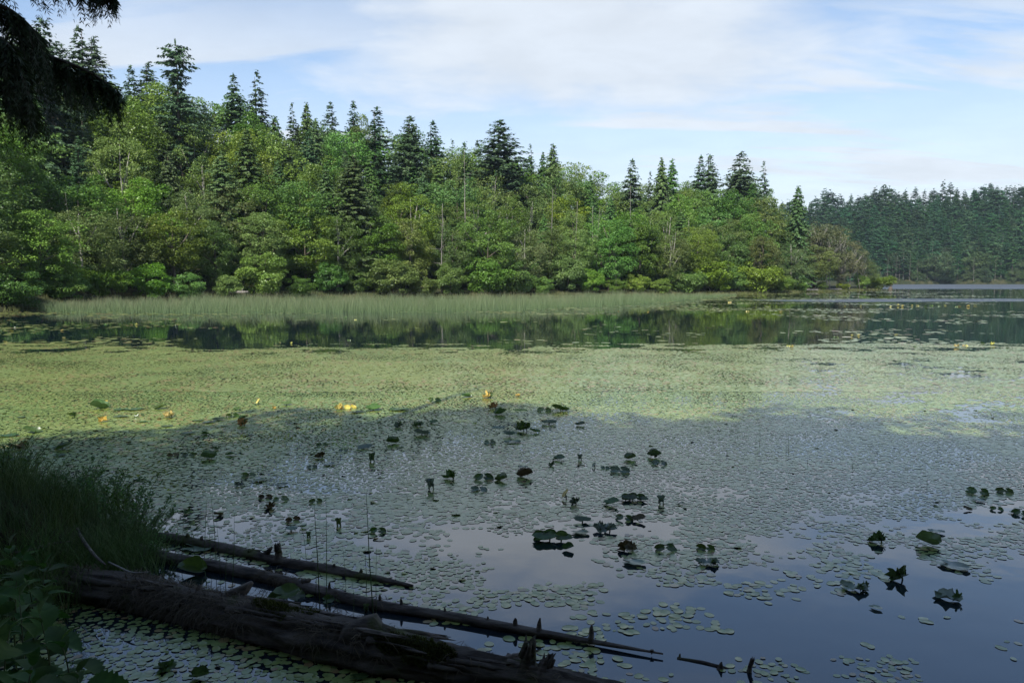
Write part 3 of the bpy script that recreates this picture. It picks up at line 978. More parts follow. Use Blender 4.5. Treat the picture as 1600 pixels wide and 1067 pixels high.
# ------------------------------------------------------------------ woods behind the camera that shade the near water
k = 0
for row, (yy, n, x0, dx, hh) in enumerate([(-8.0, 17, -29.0, 2.6, 33.0), (-12.5, 14, -31.0, 3.3, 35.0), (-18.0, 10, -33.0, 4.8, 37.0), (-3.4, 9, -17.0, 3.2, 18.0)]):
    sr = random.Random(77 + row)
    for q in range(n):
        x = x0 + dx * q + sr.uniform(-0.6, 0.6)
        y = yy + sr.uniform(-0.8, 0.8)
        lean = np.interp(x, [-30, -22, -17, -13, -9, -5, -2, 2, 8, 16], [0.73, 0.73, 0.77, 0.81, 0.862, 0.87, 0.835, 0.82, 0.80, 0.78])
        z = float(bank_z(x, y))
        var = sr.randrange(4)
        o = plant('maple', x, y, z - 0.2, hh * lean * sr.uniform(0.975, 1.01) - z * 0.6, 0.8, var, 'near')
        TREES.pop()
        k += 1
        tag(o, f'tall shade tree on the bank behind the viewer, {ordw(k)} of the stand', 'tree', 'shade trees on the near bank')

# ------------------------------------------------------------------ reeds and shore grass
def blades(P, H, W, lean, tint0, tint1, rg, seg=2, bend=0.3):
    """thin upright blades: seg quads + tip"""
    n = len(P)
    a = rg.uniform(0, 6.283, n)
    side = np.stack([np.cos(a), np.sin(a), np.zeros(n)], 1)
    la = rg.uniform(0, 6.283, n)
    ld = np.stack([np.cos(la), np.sin(la), np.zeros(n)], 1) * (lean * rg.uniform(0.2, 1, n) * H)[:, None]
    rows, tints = [], []
    for s in range(seg + 1):
        t = s / seg
        c = P + np.array([0, 0, 1]) * (H * t * (1 - bend * 0.3 * t))[:, None] + ld * (t ** 2)
        w = (W * (1 - 0.9 * t))[:, None]
        rows.append(c - side * w / 2); rows.append(c + side * w / 2)
        tt = tint0 + (tint1 - tint0) * t
        tints.append(tt); tints.append(tt)
    V = np.stack(rows, 1)
    k = V.shape[1]
    T = np.stack([np.broadcast_to(x, (n,)) for x in tints], 1)
    b = np.arange(n)[:, None] * k
    Fs = [np.stack([b[:, 0] + 2 * s, b[:, 0] + 2 * s + 1, b[:, 0] + 2 * s + 3, b[:, 0] + 2 * s + 2], 1) for s in range(seg)]
    return V.reshape(-1, 3), [np.concatenate(Fs)], T.reshape(-1)


rg = np.random.default_rng(100)
N0 = 110000
cc_ = rg.uniform(60, 1150, N0)
fr_ = np.interp(cc_, [60, 120, 300, 500, 700, 860, 960, 1040, 1100, 1150], [74, 67, 65, 65.5, 67, 74, 84, 98, 120, 140])
bk_ = np.interp(cc_, [60, 120, 300, 500, 700, 860, 960, 1040, 1100, 1150], [77, 82, 94, 96, 98, 104, 112, 122, 132, 143])
u_ = rg.uniform(0, 1, N0)
yy_ = fr_ + (bk_ - fr_) * u_ + (fbm(cc_ / 30, u_ * 3, 3) - 0.5) * 5
keep = rg.uniform(0, 1, N0) < np.clip(0.12 + u_ * 2.2, 0, 1) * np.clip(0.35 + 1.1 * fbm(cc_ / 18.0, yy_ / 4.0, 8), 0, 1) * 0.75
cc_, yy_ = cc_[keep], yy_[keep]
Hh = np.interp(cc_, [60, 300, 900, 1000, 1060, 1150], [0.9, 1.4, 1.4, 1.5, 1.1, 0.5]) * rg.uniform(0.5, 1.15, len(cc_)) * (0.85 + 0.3 * fbm(cc_ / 25, yy_ / 9, 31))
P = np.stack([(cc_ - 800) / F * yy_, yy_, np.full(len(cc_), -0.05)], 1)
cl_ = fbm(cc_ / 9.0, yy_ / 2.5, 55)
Hh = Hh * (0.45 + 1.05 * cl_) * np.where(fbm(cc_ / 40.0, yy_ / 5.0, 91) < 0.3, 0.6, 1.0)
V, f, T = blades(P, Hh, np.full(len(P), 0.022), 0.45, rg.uniform(0, 0.3, len(P)) + (cl_ - 0.5) * 0.3, np.clip(rg.uniform(0.55, 0.95, len(P)) + (fbm(cc_ / 30.0, yy_ / 6.0, 56) - 0.5) * 0.5, 0, 1), rg, 2)
tag(obj('reeds', mesh_np('reeds', V, f, T, mat=M['reed'])), 'broad belt of grey green reeds with pinkish tops along the wooded shore', 'reeds', None, 'stuff')

N0 = 22000
cc_ = rg.uniform(-150, 1376, N0)
dd_ = rg.uniform(-3.5, 3.0, N0)
keep = fbm(cc_ / 14.0, dd_, 15) + 0.2 * (cc_ > 1120) > 0.52
cc_, dd_ = cc_[keep], dd_[keep]
yy_ = shore_y(cc_) + dd_
P = np.stack([(cc_ - 800) / F * yy_, yy_, np.maximum(hill_z(cc_, dd_), 0) - 0.05], 1)
V, f, T = blades(P, rg.uniform(0.25, 0.7, len(P)), np.full(len(P), 0.05), 0.4, rg.uniform(0, 0.5, len(P)), rg.uniform(0.5, 1.0, len(P)), rg, 2)
tag(obj('shore_grass', mesh_np('shore_grass', V, f, T, mat=M['grass'])), 'low yellow green grass fringing the shore under the trees', 'grass', None, 'stuff')


# ------------------------------------------------------------------ floating pads
def dens(px, py):
    """how much of the water the small pads cover at a place of the lake"""
    d = np.interp(py, [440, 452, 462, 500, 545, 556, 580, 640, 720, 770, 800, 850, 900, 950, 1067],
                  [0.0, 0.1, 0.3, 0.3, 0.55, 0.9, 0.98, 1.0, 0.98, 0.90, 0.76, 0.64, 0.54, 0.44, 0.36])
    # open dark lane in front of the reeds
    lane = (py > 492) & (py < 543)
    d = np.where(lane, np.interp(px, [0, 150, 320, 1000, 1200, 1330, 1600], [0.42, 0.3, 0.10, 0.12, 0.3, 0.42, 0.3]) * np.interp(py, [492, 505, 528, 543], [1.0, 0.55, 0.7, 2.2]), d)
    d = np.where(py <= 492, np.interp(px, [0, 120, 900, 1100, 1350, 1600], [0.6, 0.35, 0.35, 0.5, 0.35, 0.12]) * np.interp(py, [448, 456, 492], [0.2, 1, 1]), d)
    d = np.where((px > 1150) & (py > 560) & (py < 660), d * np.interp(px, [1150, 1300, 1600], [1.0, 0.8, 0.72]), d)
    # right side thins out towards the viewer
    thin = np.interp(px, [600, 850, 1150, 1600], [0.0, 0.45, 0.85, 1.0]) * np.interp(py, [740, 790, 850, 920, 1010], [0, 0.22, 0.45, 0.68, 1.05])
    d = d * (1 - 0.85 * thin)
    # packed mat on the left, in front of and behind the logs
    logy = np.interp(px, [0, 200, 400, 560, 700, 900], [930, 960, 1005, 1040, 1062, 1100])
    left = (py > logy - 5) & (px < 720)
    d = np.where(left, np.interp(px, [0, 420, 560, 720], [0.98, 0.93, 0.8, 0.5]), d)
    d = np.where((px < 260) & (py > 700) & ~left, 0.95, d)
    log2 = np.interp(px, [250, 420, 600, 840, 1035], [862, 890, 940, 985, 1025])
    pool = (py > log2) & (py < logy) & (px > 200)
    d = np.where(pool, np.interp(px, [200, 420, 560, 700, 900, 1000], [0.02, 0.12, 0.22, 0.22, 0.32, 0.3]), d)
    d = np.where((px < 700) & (py > 780) & (py < log2), np.maximum(d, 0.64), d)
    return d


def pad_field(y0, y1, s, a0, a1, seed, margin=1.12, white=0.35, ns=1.1, top=None):
    rg = np.random.default_rng(seed)
    rows = int((y1 - y0) / s)
    xs_all, ys_all = [], []
    for r in range(rows):
        y = y0 + r * s
        hw = 0.665 * y * margin + 0.3
        n = int(2 * hw / s)
        x = -hw + s * (np.arange(n) + 0.5 * (r % 2))
        xs_all.append(x); ys_all.append(np.full(n, y))
    x = np.concatenate(xs_all); y = np.concatenate(ys_all)
    x = x + rg.uniform(-0.42, 0.42, len(x)) * s; y = y + rg.uniform(-0.42, 0.42, len(y)) * s
    px, py = to_px(x, y)
    d = dens(np.clip(px, 0, 1600), np.clip(py, 440, 1067))
    n1 = fbm(x * ns, y * ns * 1.15, seed, 4)
    n1 = np.clip((n1 - 0.5) * 2.6 + 0.5, 0, 1)
    u = (1 - white) * n1 + white * rg.uniform(0, 1, len(x))
    k = u < d * 1.02
    x, y = x[k], y[k]
    a = rg.uniform(a0, a1, len(x)) * np.where(rg.uniform(0, 1, len(x)) < 0.12, 0.62, 1.0)
    a = a * (0.72 + 0.56 * vnoise(x * 0.9, y * 0.9, seed + 9))
    return x, y, a, rg


def pad_mesh(name, x, y, a, rg, seg, tilt=0.035, tintbias=0.0):
    n = len(x)
    th = np.linspace(0, 6.2832, seg, endpoint=False)[None, :] + rg.uniform(0, 6.28, n)[:, None]
    b = a * rg.uniform(0.66, 0.86, n)
    rot = rg.uniform(0, 6.28, n)[:, None]
    th0 = th - th[:, :1]
    ex = a[:, None] * np.cos(th0); ey = b[:, None] * np.sin(th0)
    X = x[:, None] + ex * np.cos(rot) - ey * np.sin(rot)
    Y = y[:, None] + ex * np.sin(rot) + ey * np.cos(rot)
    tx = rg.normal(0, tilt, n); ty = rg.normal(0, tilt, n)
    ppx, _ = to_px(x, y)
    turned = rg.uniform(0, 1, n) < np.interp(ppx, [0, 500, 800, 1600], [0.016, 0.012, 0.003, 0.002]) * (y < 18)
    ty = np.where(turned, -rg.uniform(0.1, 0.3, n), ty)[:, None]; tx = np.where(turned, rg.normal(0, 0.2, n), tx)[:, None]
    Z = (rg.uniform(0.002, 0.0065, n) + np.where(turned, 0.4 * a * np.abs(ty[:, 0]), 0))[:, None] + (X - x[:, None]) * tx + (Y - y[:, None]) * ty
    V = np.stack([X, Y, Z], -1).reshape(-1, 3)
    Fq = np.arange(n * seg).reshape(n, seg)
    patch = fbm(x * 0.35, y * 0.35, 77, 3)
    T = np.clip(rg.uniform(0.15, 0.62, n) + (patch - 0.5) * 0.6 + tintbias, 0, 0.82)
    old = rg.uniform(0, 1, n) < 0.24 * np.clip(fbm(x * 0.8, y * 0.8, 88, 3) * 2 - 0.45, 0, 1)
    T = np.where(old, rg.uniform(0.86, 1.0, n), T)
    return mesh_np(name, V, [Fq], np.repeat(T, seg), False, M['pad'])


xa, ya, aa, rga = pad_field(4.6, 12.0, 0.062, 0.027, 0.052, 201, white=0.38, ns=1.7)
pxa, pya = to_px(xa, ya)
vis = (pxa > 5) & (pxa < 1595) & (pya < 1062) & (pya > 700) & (bank_z(xa, ya) < -0.02)
# the pads that show largest: the nearest ones that no log hides
loglow = np.interp(pxa, [0, 200, 400, 560, 700, 800, 960], [945, 968, 1018, 1052, 1072, 1085, 1110])
logtop = np.interp(pxa, [0, 200, 400, 560, 700, 800, 920], [880, 895, 925, 970, 1000, 1015, 1067])
hid = (pya > logtop - 4) & (pya < loglow + 4)
cand = np.where(vis & ~hid)[0]
order = cand[np.argsort(-(aa[cand] / ya[cand] ** 1.5))][:300]
mask = np.ones(len(xa), bool); mask[order] = False
tag(obj('floating_leaves', pad_mesh('floating_leaves', xa[mask], ya[mask], aa[mask], rga, 10, 0.018)), 'small oval pads crowding the shaded near water around the logs', 'pads', None, 'stuff')


def single_pad(seed):
    rg = np.random.default_rng(seed)
    seg, V, fs = 20, [], []
    th = np.linspace(0, 6.2832, seg, endpoint=False)
    b = rg.uniform(0.66, 0.86)
    wob = 1 + 0.03 * np.sin(3 * th + rg.uniform(0, 6)) + 0.02 * np.sin(7 * th + rg.uniform(0, 6))
    V.append(np.array([[0, 0, 0.012]]))
    for r, z in ((0.3, 0.012), (0.7, 0.014), (0.94, 0.015), (1.0, 0.03)):
        V.append(np.stack([r * wob * np.cos(th), r * wob * b * np.sin(th), z + 0.02 * r * np.sin(2 * th + seed)], 1))
    V = np.concatenate(V)
    j = np.arange(seg); j2 = (j + 1) % seg
    tri = np.stack([np.zeros(seg, int), 1 + j, 1 + j2], 1)
    q = [np.stack([1 + k * seg + j, 1 + (k + 1) * seg + j, 1 + (k + 1) * seg + j2, 1 + k * seg + j2], 1) for k in range(3)]
    t = rg.uniform(0.1, 0.75)
    return mesh_np('water_shield_pad', V, [tri, np.concatenate(q)], np.full(len(V), t), True, M['pad'])


SP = [single_pad(300 + k) for k in range(9)]
for k in order:
    o = obj('water_shield_pad', SP[random.randrange(9)], None, (xa[k], ya[k], random.uniform(0.002, 0.006)))
    o.scale = (aa[k], aa[k], aa[k])
    o.rotation_euler = (random.gauss(0, 0.018), random.gauss(0, 0.018), random.uniform(0, 6.28))
    left = pya[k] > loglow[k] and pxa[k] < 760
    tag(o, 'small oval pad in the packed mat on the near side of the big log' if left else 'small oval pad afloat on the near open water right of or beyond the big log', 'pad',
        'pads packed in front of the big log' if left else 'pads drifting on the near open water')

xb, yb, ab, rgb_ = pad_field(12.0, 20.5, 0.064, 0.030, 0.056, 202, white=0.3, ns=1.2)
tag(obj('floating_leaves', pad_mesh('floating_leaves', xb, yb, ab, rgb_, 7, 0.018)), 'mat of small pads at the edge of the shade', 'pads', None, 'stuff')
xc, yc, ac, rgc = pad_field(20.5, 36.0, 0.088, 0.054, 0.086, 203, white=0.3, ns=0.8)
tag(obj('floating_leaves', pad_mesh('floating_leaves', xc, yc, ac, rgc, 6, 0.018)), 'sunlit yellow green mat of pads across the middle of the water', 'pads', None, 'stuff')
xd, yd, ad, rgd = pad_field(36.0, 235.0, 0.42, 0.13, 0.30, 204, margin=1.05, white=0.5, ns=0.16)
tag(obj('floating_leaves', pad_mesh('floating_leaves', xd, yd, ad, rgd, 6, 0.025, 0.12)), 'thin streaks of pads on the far dark water', 'pads', None, 'stuff')


# ------------------------------------------------------------------ pond lilies
def lily_leaf(seed, L=1.0, W=0.66, fold=0.2, curl=0.1, wave=0.03, ragged=0.0, lift=0.0):
    """heart-shaped leaf of unit length along +X, stalk at the notch"""
    rg = np.random.default_rng(seed)
    seg, rings = 26, 5
    th = np.linspace(-math.pi, math.pi, seg + 1)
    rad = np.where(np.abs(th) > 2.75, 0.25 + 0.75 * np.clip((math.pi - np.abs(th)) / 0.39, 0, 1), 1.0)
    rag = 1 + ragged * (rg.uniform(-1, 0.4, seg + 1))
    ph = rg.uniform(0, 6.28)
    V = [np.array([[0, 0, 0]])]
    for r in range(1, rings + 1):
        s = r / rings
        rr_ = s * (1 + (rad - 1) * s) * (1 + (rag - 1) * s ** 3)
        x = 0.5 * L * np.cos(th) * rr_; y = 0.5 * W * np.sin(th) * rr_
        z = fold * np.abs(y) + curl * s ** 3 * L * 0.5 + wave * s ** 2 * np.sin(4 * th + ph) + wave * 0.6 * s ** 2 * np.sin(9 * th + ph * 2) + lift * (x / L) ** 2
        V.append(np.stack([x, y, z], 1))
    V = np.concatenate(V)
    m = seg + 1
    j = np.arange(seg)
    tri = np.stack([np.zeros(seg, int), 1 + j, 2 + j], 1)
    q = np.concatenate([np.stack([1 + k * m + j, 1 + (k + 1) * m + j, 2 + (k + 1) * m + j, 2 + k * m + j], 1) for k in range(rings - 1)])
    T = np.clip(0.5 + rg.normal(0, 0.25, len(V)), 0, 1)
    return V, [tri, q], T


LM = {}


def leaf_mesh(shape, colour):
    if (shape, colour) not in LM:
        prm = dict(flat=dict(fold=0.02, curl=0.05, wave=0.02), cup=dict(fold=0.35, curl=0.15, wave=0.03), boat=dict(fold=1.1, curl=0.1, wave=0.04),
                   dome=dict(fold=-0.25, curl=-0.12, wave=0.03), crisp=dict(fold=0.6, curl=0.35, wave=0.12, ragged=0.5), ear=dict(fold=0.3, curl=0.08, wave=0.04, W=0.7),
                   rag=dict(fold=0.15, curl=0.12, wave=0.07, ragged=0.3))[shape]
        ms = []
        for q in range(3):
            V, f, T = lily_leaf(hash(shape) % 1000 * 0 + len(LM) * 10 + q, **prm)
            ms.append(mesh_np('lily_leaf', V, f, T, True, M['lily_' + colour]))
        LM[(shape, colour)] = ms
    return random.choice(LM[(shape, colour)])


Vs, fs_ = tube([(0, 0, -1), (0.03, 0, -0.5), (0, 0, 0)], [0.03, 0.028, 0.025], 6)
STALK = MB().add(Vs, fs_).mesh('lily_stalk', M['stalk'], True)


def add_leaf(root, shape, colour, loc, size, rz, pitch=0.0, roll=0.0, stalk=True):
    o = obj('leaf', leaf_mesh(shape, colour), root, loc)
    o.scale = (size, size, size)
    o.rotation_euler = (roll, -pitch, rz)
    if stalk and loc[2] > 0.03:
        s = obj('stalk', STALK, root, loc)
        s.scale = (0.35, 0.35, loc[2] + 0.1)
    return o


# column, row, form, size in pixels, colour
LILY = [
    (155, 639, 'boat', 26, 'green'), (188, 641, 'flatlow', 22, 'green'), (210, 641, 'flatlow', 26, 'pale'), (250, 639, 'tilt', 20, 'green'), (165, 634, 'crisp', 12, 'yellow'),
    (264, 652, 'crisp', 16, 'yellow'), (161, 659, 'crisp', 14, 'yellow'), (187, 652, 'flatlow', 22, 'green'), (222, 660, 'flatlow', 16, 'green'), (260, 667, 'flatlow', 18, 'green'),
    (218, 651, 'pair', 15, 'pale'), (112, 650, 'tilt', 14, 'green'), (33, 653, 'flatlow', 12, 'green'), (50, 676, 'tilt', 24, 'green'), (12, 682, 'flatlow', 26, 'green'),
    (30, 718, 'dome', 38, 'green'), (25, 702, 'tilt', 22, 'brown'), (98, 702, 'tilt', 28, 'green'), (92, 713, 'flatlow', 18, 'green'), (155, 686, 'flatlow', 16, 'green'), (36, 698, 'crisp', 14, 'brown'),
    (404, 632, 'ear', 10, 'yellow'), (428, 639, 'crisp', 8, 'yellow'), (447, 633, 'umbrella', 18, 'green'), (370, 641, 'tilt', 12, 'green'), (340, 657, 'umbrella', 18, 'green'), (363, 652, 'pair', 18, 'green'),
    (378, 665, 'crisp', 18, 'orange'), (380, 655, 'tilt', 18, 'green'), (325, 661, 'flatlow', 20, 'pale'), (310, 658, 'flatlow', 16, 'green'), (320, 680, 'tilt', 14, 'green'), (293, 678, 'flatlow', 22, 'green'),
    (530, 640, 'crisp', 16, 'yellow'), (547, 638, 'pair', 18, 'yellow'), (558, 645, 'flatlow', 22, 'green'), (583, 641, 'tilt', 26, 'green'), (622, 641, 'flatlow', 34, 'green'), (678, 628, 'pair', 22, 'pale'),
    (730, 621, 'tilt', 20, 'green'), (763, 622, 'crisp', 20, 'yellow'), (810, 620, 'crisp', 10, 'yellow'), (770, 639, 'crisp', 18, 'orange'), (782, 648, 'boat', 22, 'pale'), (812, 641, 'dome', 24, 'pale'),
    (850, 643, 'pair', 22, 'pale'), (876, 642, 'tilt', 32, 'green'), (777, 668, 'dome', 24, 'pale'), (814, 664, 'dome', 28, 'pale'), (818, 674, 'crisp', 26, 'green'), (836, 676, 'tilt', 20, 'green'),
    (857, 663, 'umbrella', 28, 'green'), (906, 665, 'tilt', 18, 'green'), (796, 682, 'umbrella', 26, 'green'), (800, 692, 'flatlow', 30, 'green'), (765, 693, 'pair', 18, 'pale'),
    (270, 713, 'pair', 16, 'brown'), (295, 713, 'pair', 20, 'green'), (326, 717, 'boat', 24, 'green'), (359, 712, 'tilt', 16, 'green'), (339, 703, 'crisp', 10, 'green'), (388, 744, 'pair', 20, 'green'),
    (404, 752, 'flatlow', 24, 'green'), (503, 697, 'pair', 18, 'green'), (536, 705, 'pair', 14, 'pale'), (568, 701, 'umbrella', 26, 'pale'), (614, 693, 'boat', 22, 'green'), (627, 702, 'tilt', 10, 'green'),
    (500, 715, 'crisp', 16, 'brown'), (660, 680, 'tilt', 28, 'pale'), (622, 668, 'crisp', 16, 'pale'), (652, 666, 'rag', 20, 'green'), (677, 662, 'tilt', 16, 'green'), (487, 731, 'pair', 16, 'pale'), (513, 727, 'flatlow', 22, 'pale'),
    (581, 722, 'spear', 18, 'green'), (373, 759, 'rag', 16, 'pale'), (440, 759, 'flatlow', 22, 'green'), (414, 778, 'pair', 20, 'brown'), (438, 783, 'pair', 24, 'green'), (421, 795, 'crisp', 18, 'brown'),
    (493, 785, 'pair', 20, 'green'), (457, 814, 'pair', 22, 'brown'), (454, 830, 'umbrella', 24, 'pale'), (474, 825, 'tilt', 12, 'green'), (482, 840, 'spear', 12, 'green'), (529, 822, 'spear', 16, 'green'),
    (590, 831, 'pair', 26, 'green'), (341, 806, 'tilt', 16, 'brown'), (293, 802, 'crisp', 12, 'green'), (704, 748, 'crisp', 24, 'green'), (673, 765, 'spear', 22, 'pale'), (755, 749, 'pair', 30, 'green'),
    (784, 751, 'boat', 22, 'green'), (748, 767, 'pair', 26, 'pale'), (820, 745, 'boat', 28, 'brown'), (873, 719, 'tilt', 22, 'green'), (862, 728, 'crisp', 12, 'green'), (906, 719, 'spear', 12, 'pale'),
    (985, 718, 'boat', 20, 'green'), (1022, 714, 'boat', 24, 'green'), (1030, 726, 'pair', 24, 'pale'), (929, 731, 'ear', 10, 'pale'), (945, 732, 'pair', 14, 'pale'), (968, 737, 'pair', 30, 'pale'), (816, 731, 'flatlow', 18, 'green'),
    (884, 780, 'ear', 18, 'yellow'), (896, 788, 'crisp', 20, 'pale'), (955, 789, 'tilt', 28, 'green'), (991, 780, 'clump', 32, 'green'), (1033, 788, 'spear', 18, 'pale'), (1064, 788, 'flatlow', 14, 'green'),
    (909, 815, 'umbrella', 30, 'green'), (906, 834, 'flatlow', 32, 'green'), (975, 812, 'pair', 28, 'green'), (997, 814, 'tilt', 26, 'brown'), (944, 830, 'rag', 38, 'pale'), (862, 842, 'clump', 48, 'green'),
    (888, 859, 'boat', 20, 'green'), (980, 859, 'rag', 36, 'brown'), (1039, 860, 'pair', 34, 'green'), (1102, 858, 'pair', 28, 'green'), (990, 881, 'flatlow', 40, 'pale'), (1105, 882, 'ragflat', 36, 'pale'),
    (1527, 771, 'pair', 28, 'green'), (1569, 769, 'pair', 20, 'green'), (1463, 788, 'tilt', 10, 'green'), (1512, 797, 'tilt', 12, 'brown'), (1557, 797, 'pair', 16, 'green'), (1594, 804, 'pair', 20, 'green'), (1528, 783, 'flatlow', 18, 'pale'),
    (1371, 847, 'crisp', 26, 'green'), (1450, 851, 'boat', 34, 'green'), (1462, 832, 'flatlow', 24, 'pale'), (1402, 905, 'crisp', 32, 'green'), (1332, 921, 'ragflat', 40, 'pale'), (1350, 920, 'crisp', 18, 'green'),
    (1480, 936, 'ragflat', 46, 'pale'), (1489, 886, 'flatlow', 44, 'pale'), (1368, 951, 'flatlow', 20, 'pale'),
    (447, 936, 'bigpair', 52, 'green'), (522, 940, 'pair', 34, 'green'), (572, 954, 'spear', 14, 'green'), (311, 857, 'bigflat', 56, 'pale'), (257, 1047, 'rag', 34, 'green'), (312, 1060, 'boat', 30, 'green'), (561, 1060, 'flatlow', 34, 'green'),
    (300, 897, 'boat', 44, 'green'),
    # middle distance, in the sun
    (1238, 544, 'crisp', 14, 'yellow'), (1232, 541, 'pair', 10, 'orange'), (1306, 528, 'pair', 14, 'green'), (1331, 526, 'crisp', 10, 'yellow'), (1342, 525, 'crisp', 8, 'yellow'), (1400, 524, 'tilt', 9, 'yellow'),
    (1372, 533, 'flatlow', 20, 'pale'), (1429, 543, 'tilt', 10, 'green'), (1494, 543, 'crisp', 15, 'yellow'), (1508, 541, 'pair', 12, 'yellow'), (1550, 539, 'crisp', 12, 'yellow'), (1535, 537, 'tilt', 10, 'green'), (1574, 545, 'tilt', 8, 'green'),
    (1265, 547, 'tilt', 10, 'brown'), (1196, 549, 'tilt', 12, 'green'), (1166, 546, 'flatlow', 12, 'yellow'), (1220, 488, 'tilt', 9, 'yellow'), (1168, 487, 'pair', 9, 'yellow'), (1140, 473, 'pair', 9, 'yellow'), (1150, 475, 'tilt', 7, 'pale'),
    (1013, 488, 'tilt', 7, 'yellow'), (1022, 484, 'tilt', 7, 'green'), (966, 487, 'tilt', 6, 'yellow'), (1320, 479, 'tilt', 6, 'yellow'), (1345, 479, 'crisp', 6, 'yellow'),
    (455, 537, 'crisp', 9, 'yellow'), (437, 536, 'tilt', 6, 'yellow'), (482, 540, 'flatlow', 14, 'pale'), (545, 532, 'pair', 9, 'green'), (328, 513, 'pair', 8, 'pale'), (300, 515, 'flatlow', 18, 'pale'), (349, 513, 'tilt', 8, 'yellow'),
    (99, 530, 'crisp', 10, 'yellow'), (110, 517, 'flatlow', 14, 'pale'), (97, 517, 'tilt', 9, 'yellow'), (112, 526, 'flatlow', 12, 'pale'), (132, 524, 'flatlow', 16, 'pale'), (24, 512, 'pair', 9, 'pale'), (18, 518, 'tilt', 10, 'yellow'), (55, 516, 'tilt', 10, 'green'),
    (40, 531, 'flatlow', 14, 'green'), (8, 535, 'tilt', 10, 'yellow'), (60, 535, 'flatlow', 14, 'yellow'), (165, 507, 'pair', 8, 'pale'), (186, 507, 'tilt', 7, 'pale'), (213, 508, 'crisp', 8, 'yellow'), (205, 508, 'tilt', 8, 'yellow'), (245, 508, 'flatlow', 16, 'pale'),
    (140, 510, 'tilt', 8, 'green'), (279, 499, 'ear', 5, 'pale'), (275, 510, 'ear', 5, 'pale'), (540, 497, 'tilt', 9, 'green'), (555, 500, 'pair', 7, 'yellow'), (620, 489, 'tilt', 5, 'yellow'), (450, 498, 'tilt', 8, 'green'), (90, 507, 'tilt', 8, 'pale'),
]
for k in range(13):
    LILY.append((1392 + k * 11 + random.uniform(-4, 4), 479 + random.uniform(-1, 1), random.choice(['crisp', 'pair', 'tilt']), random.uniform(6, 9), random.choice(['yellow', 'yellow', 'green', 'yellow'])))

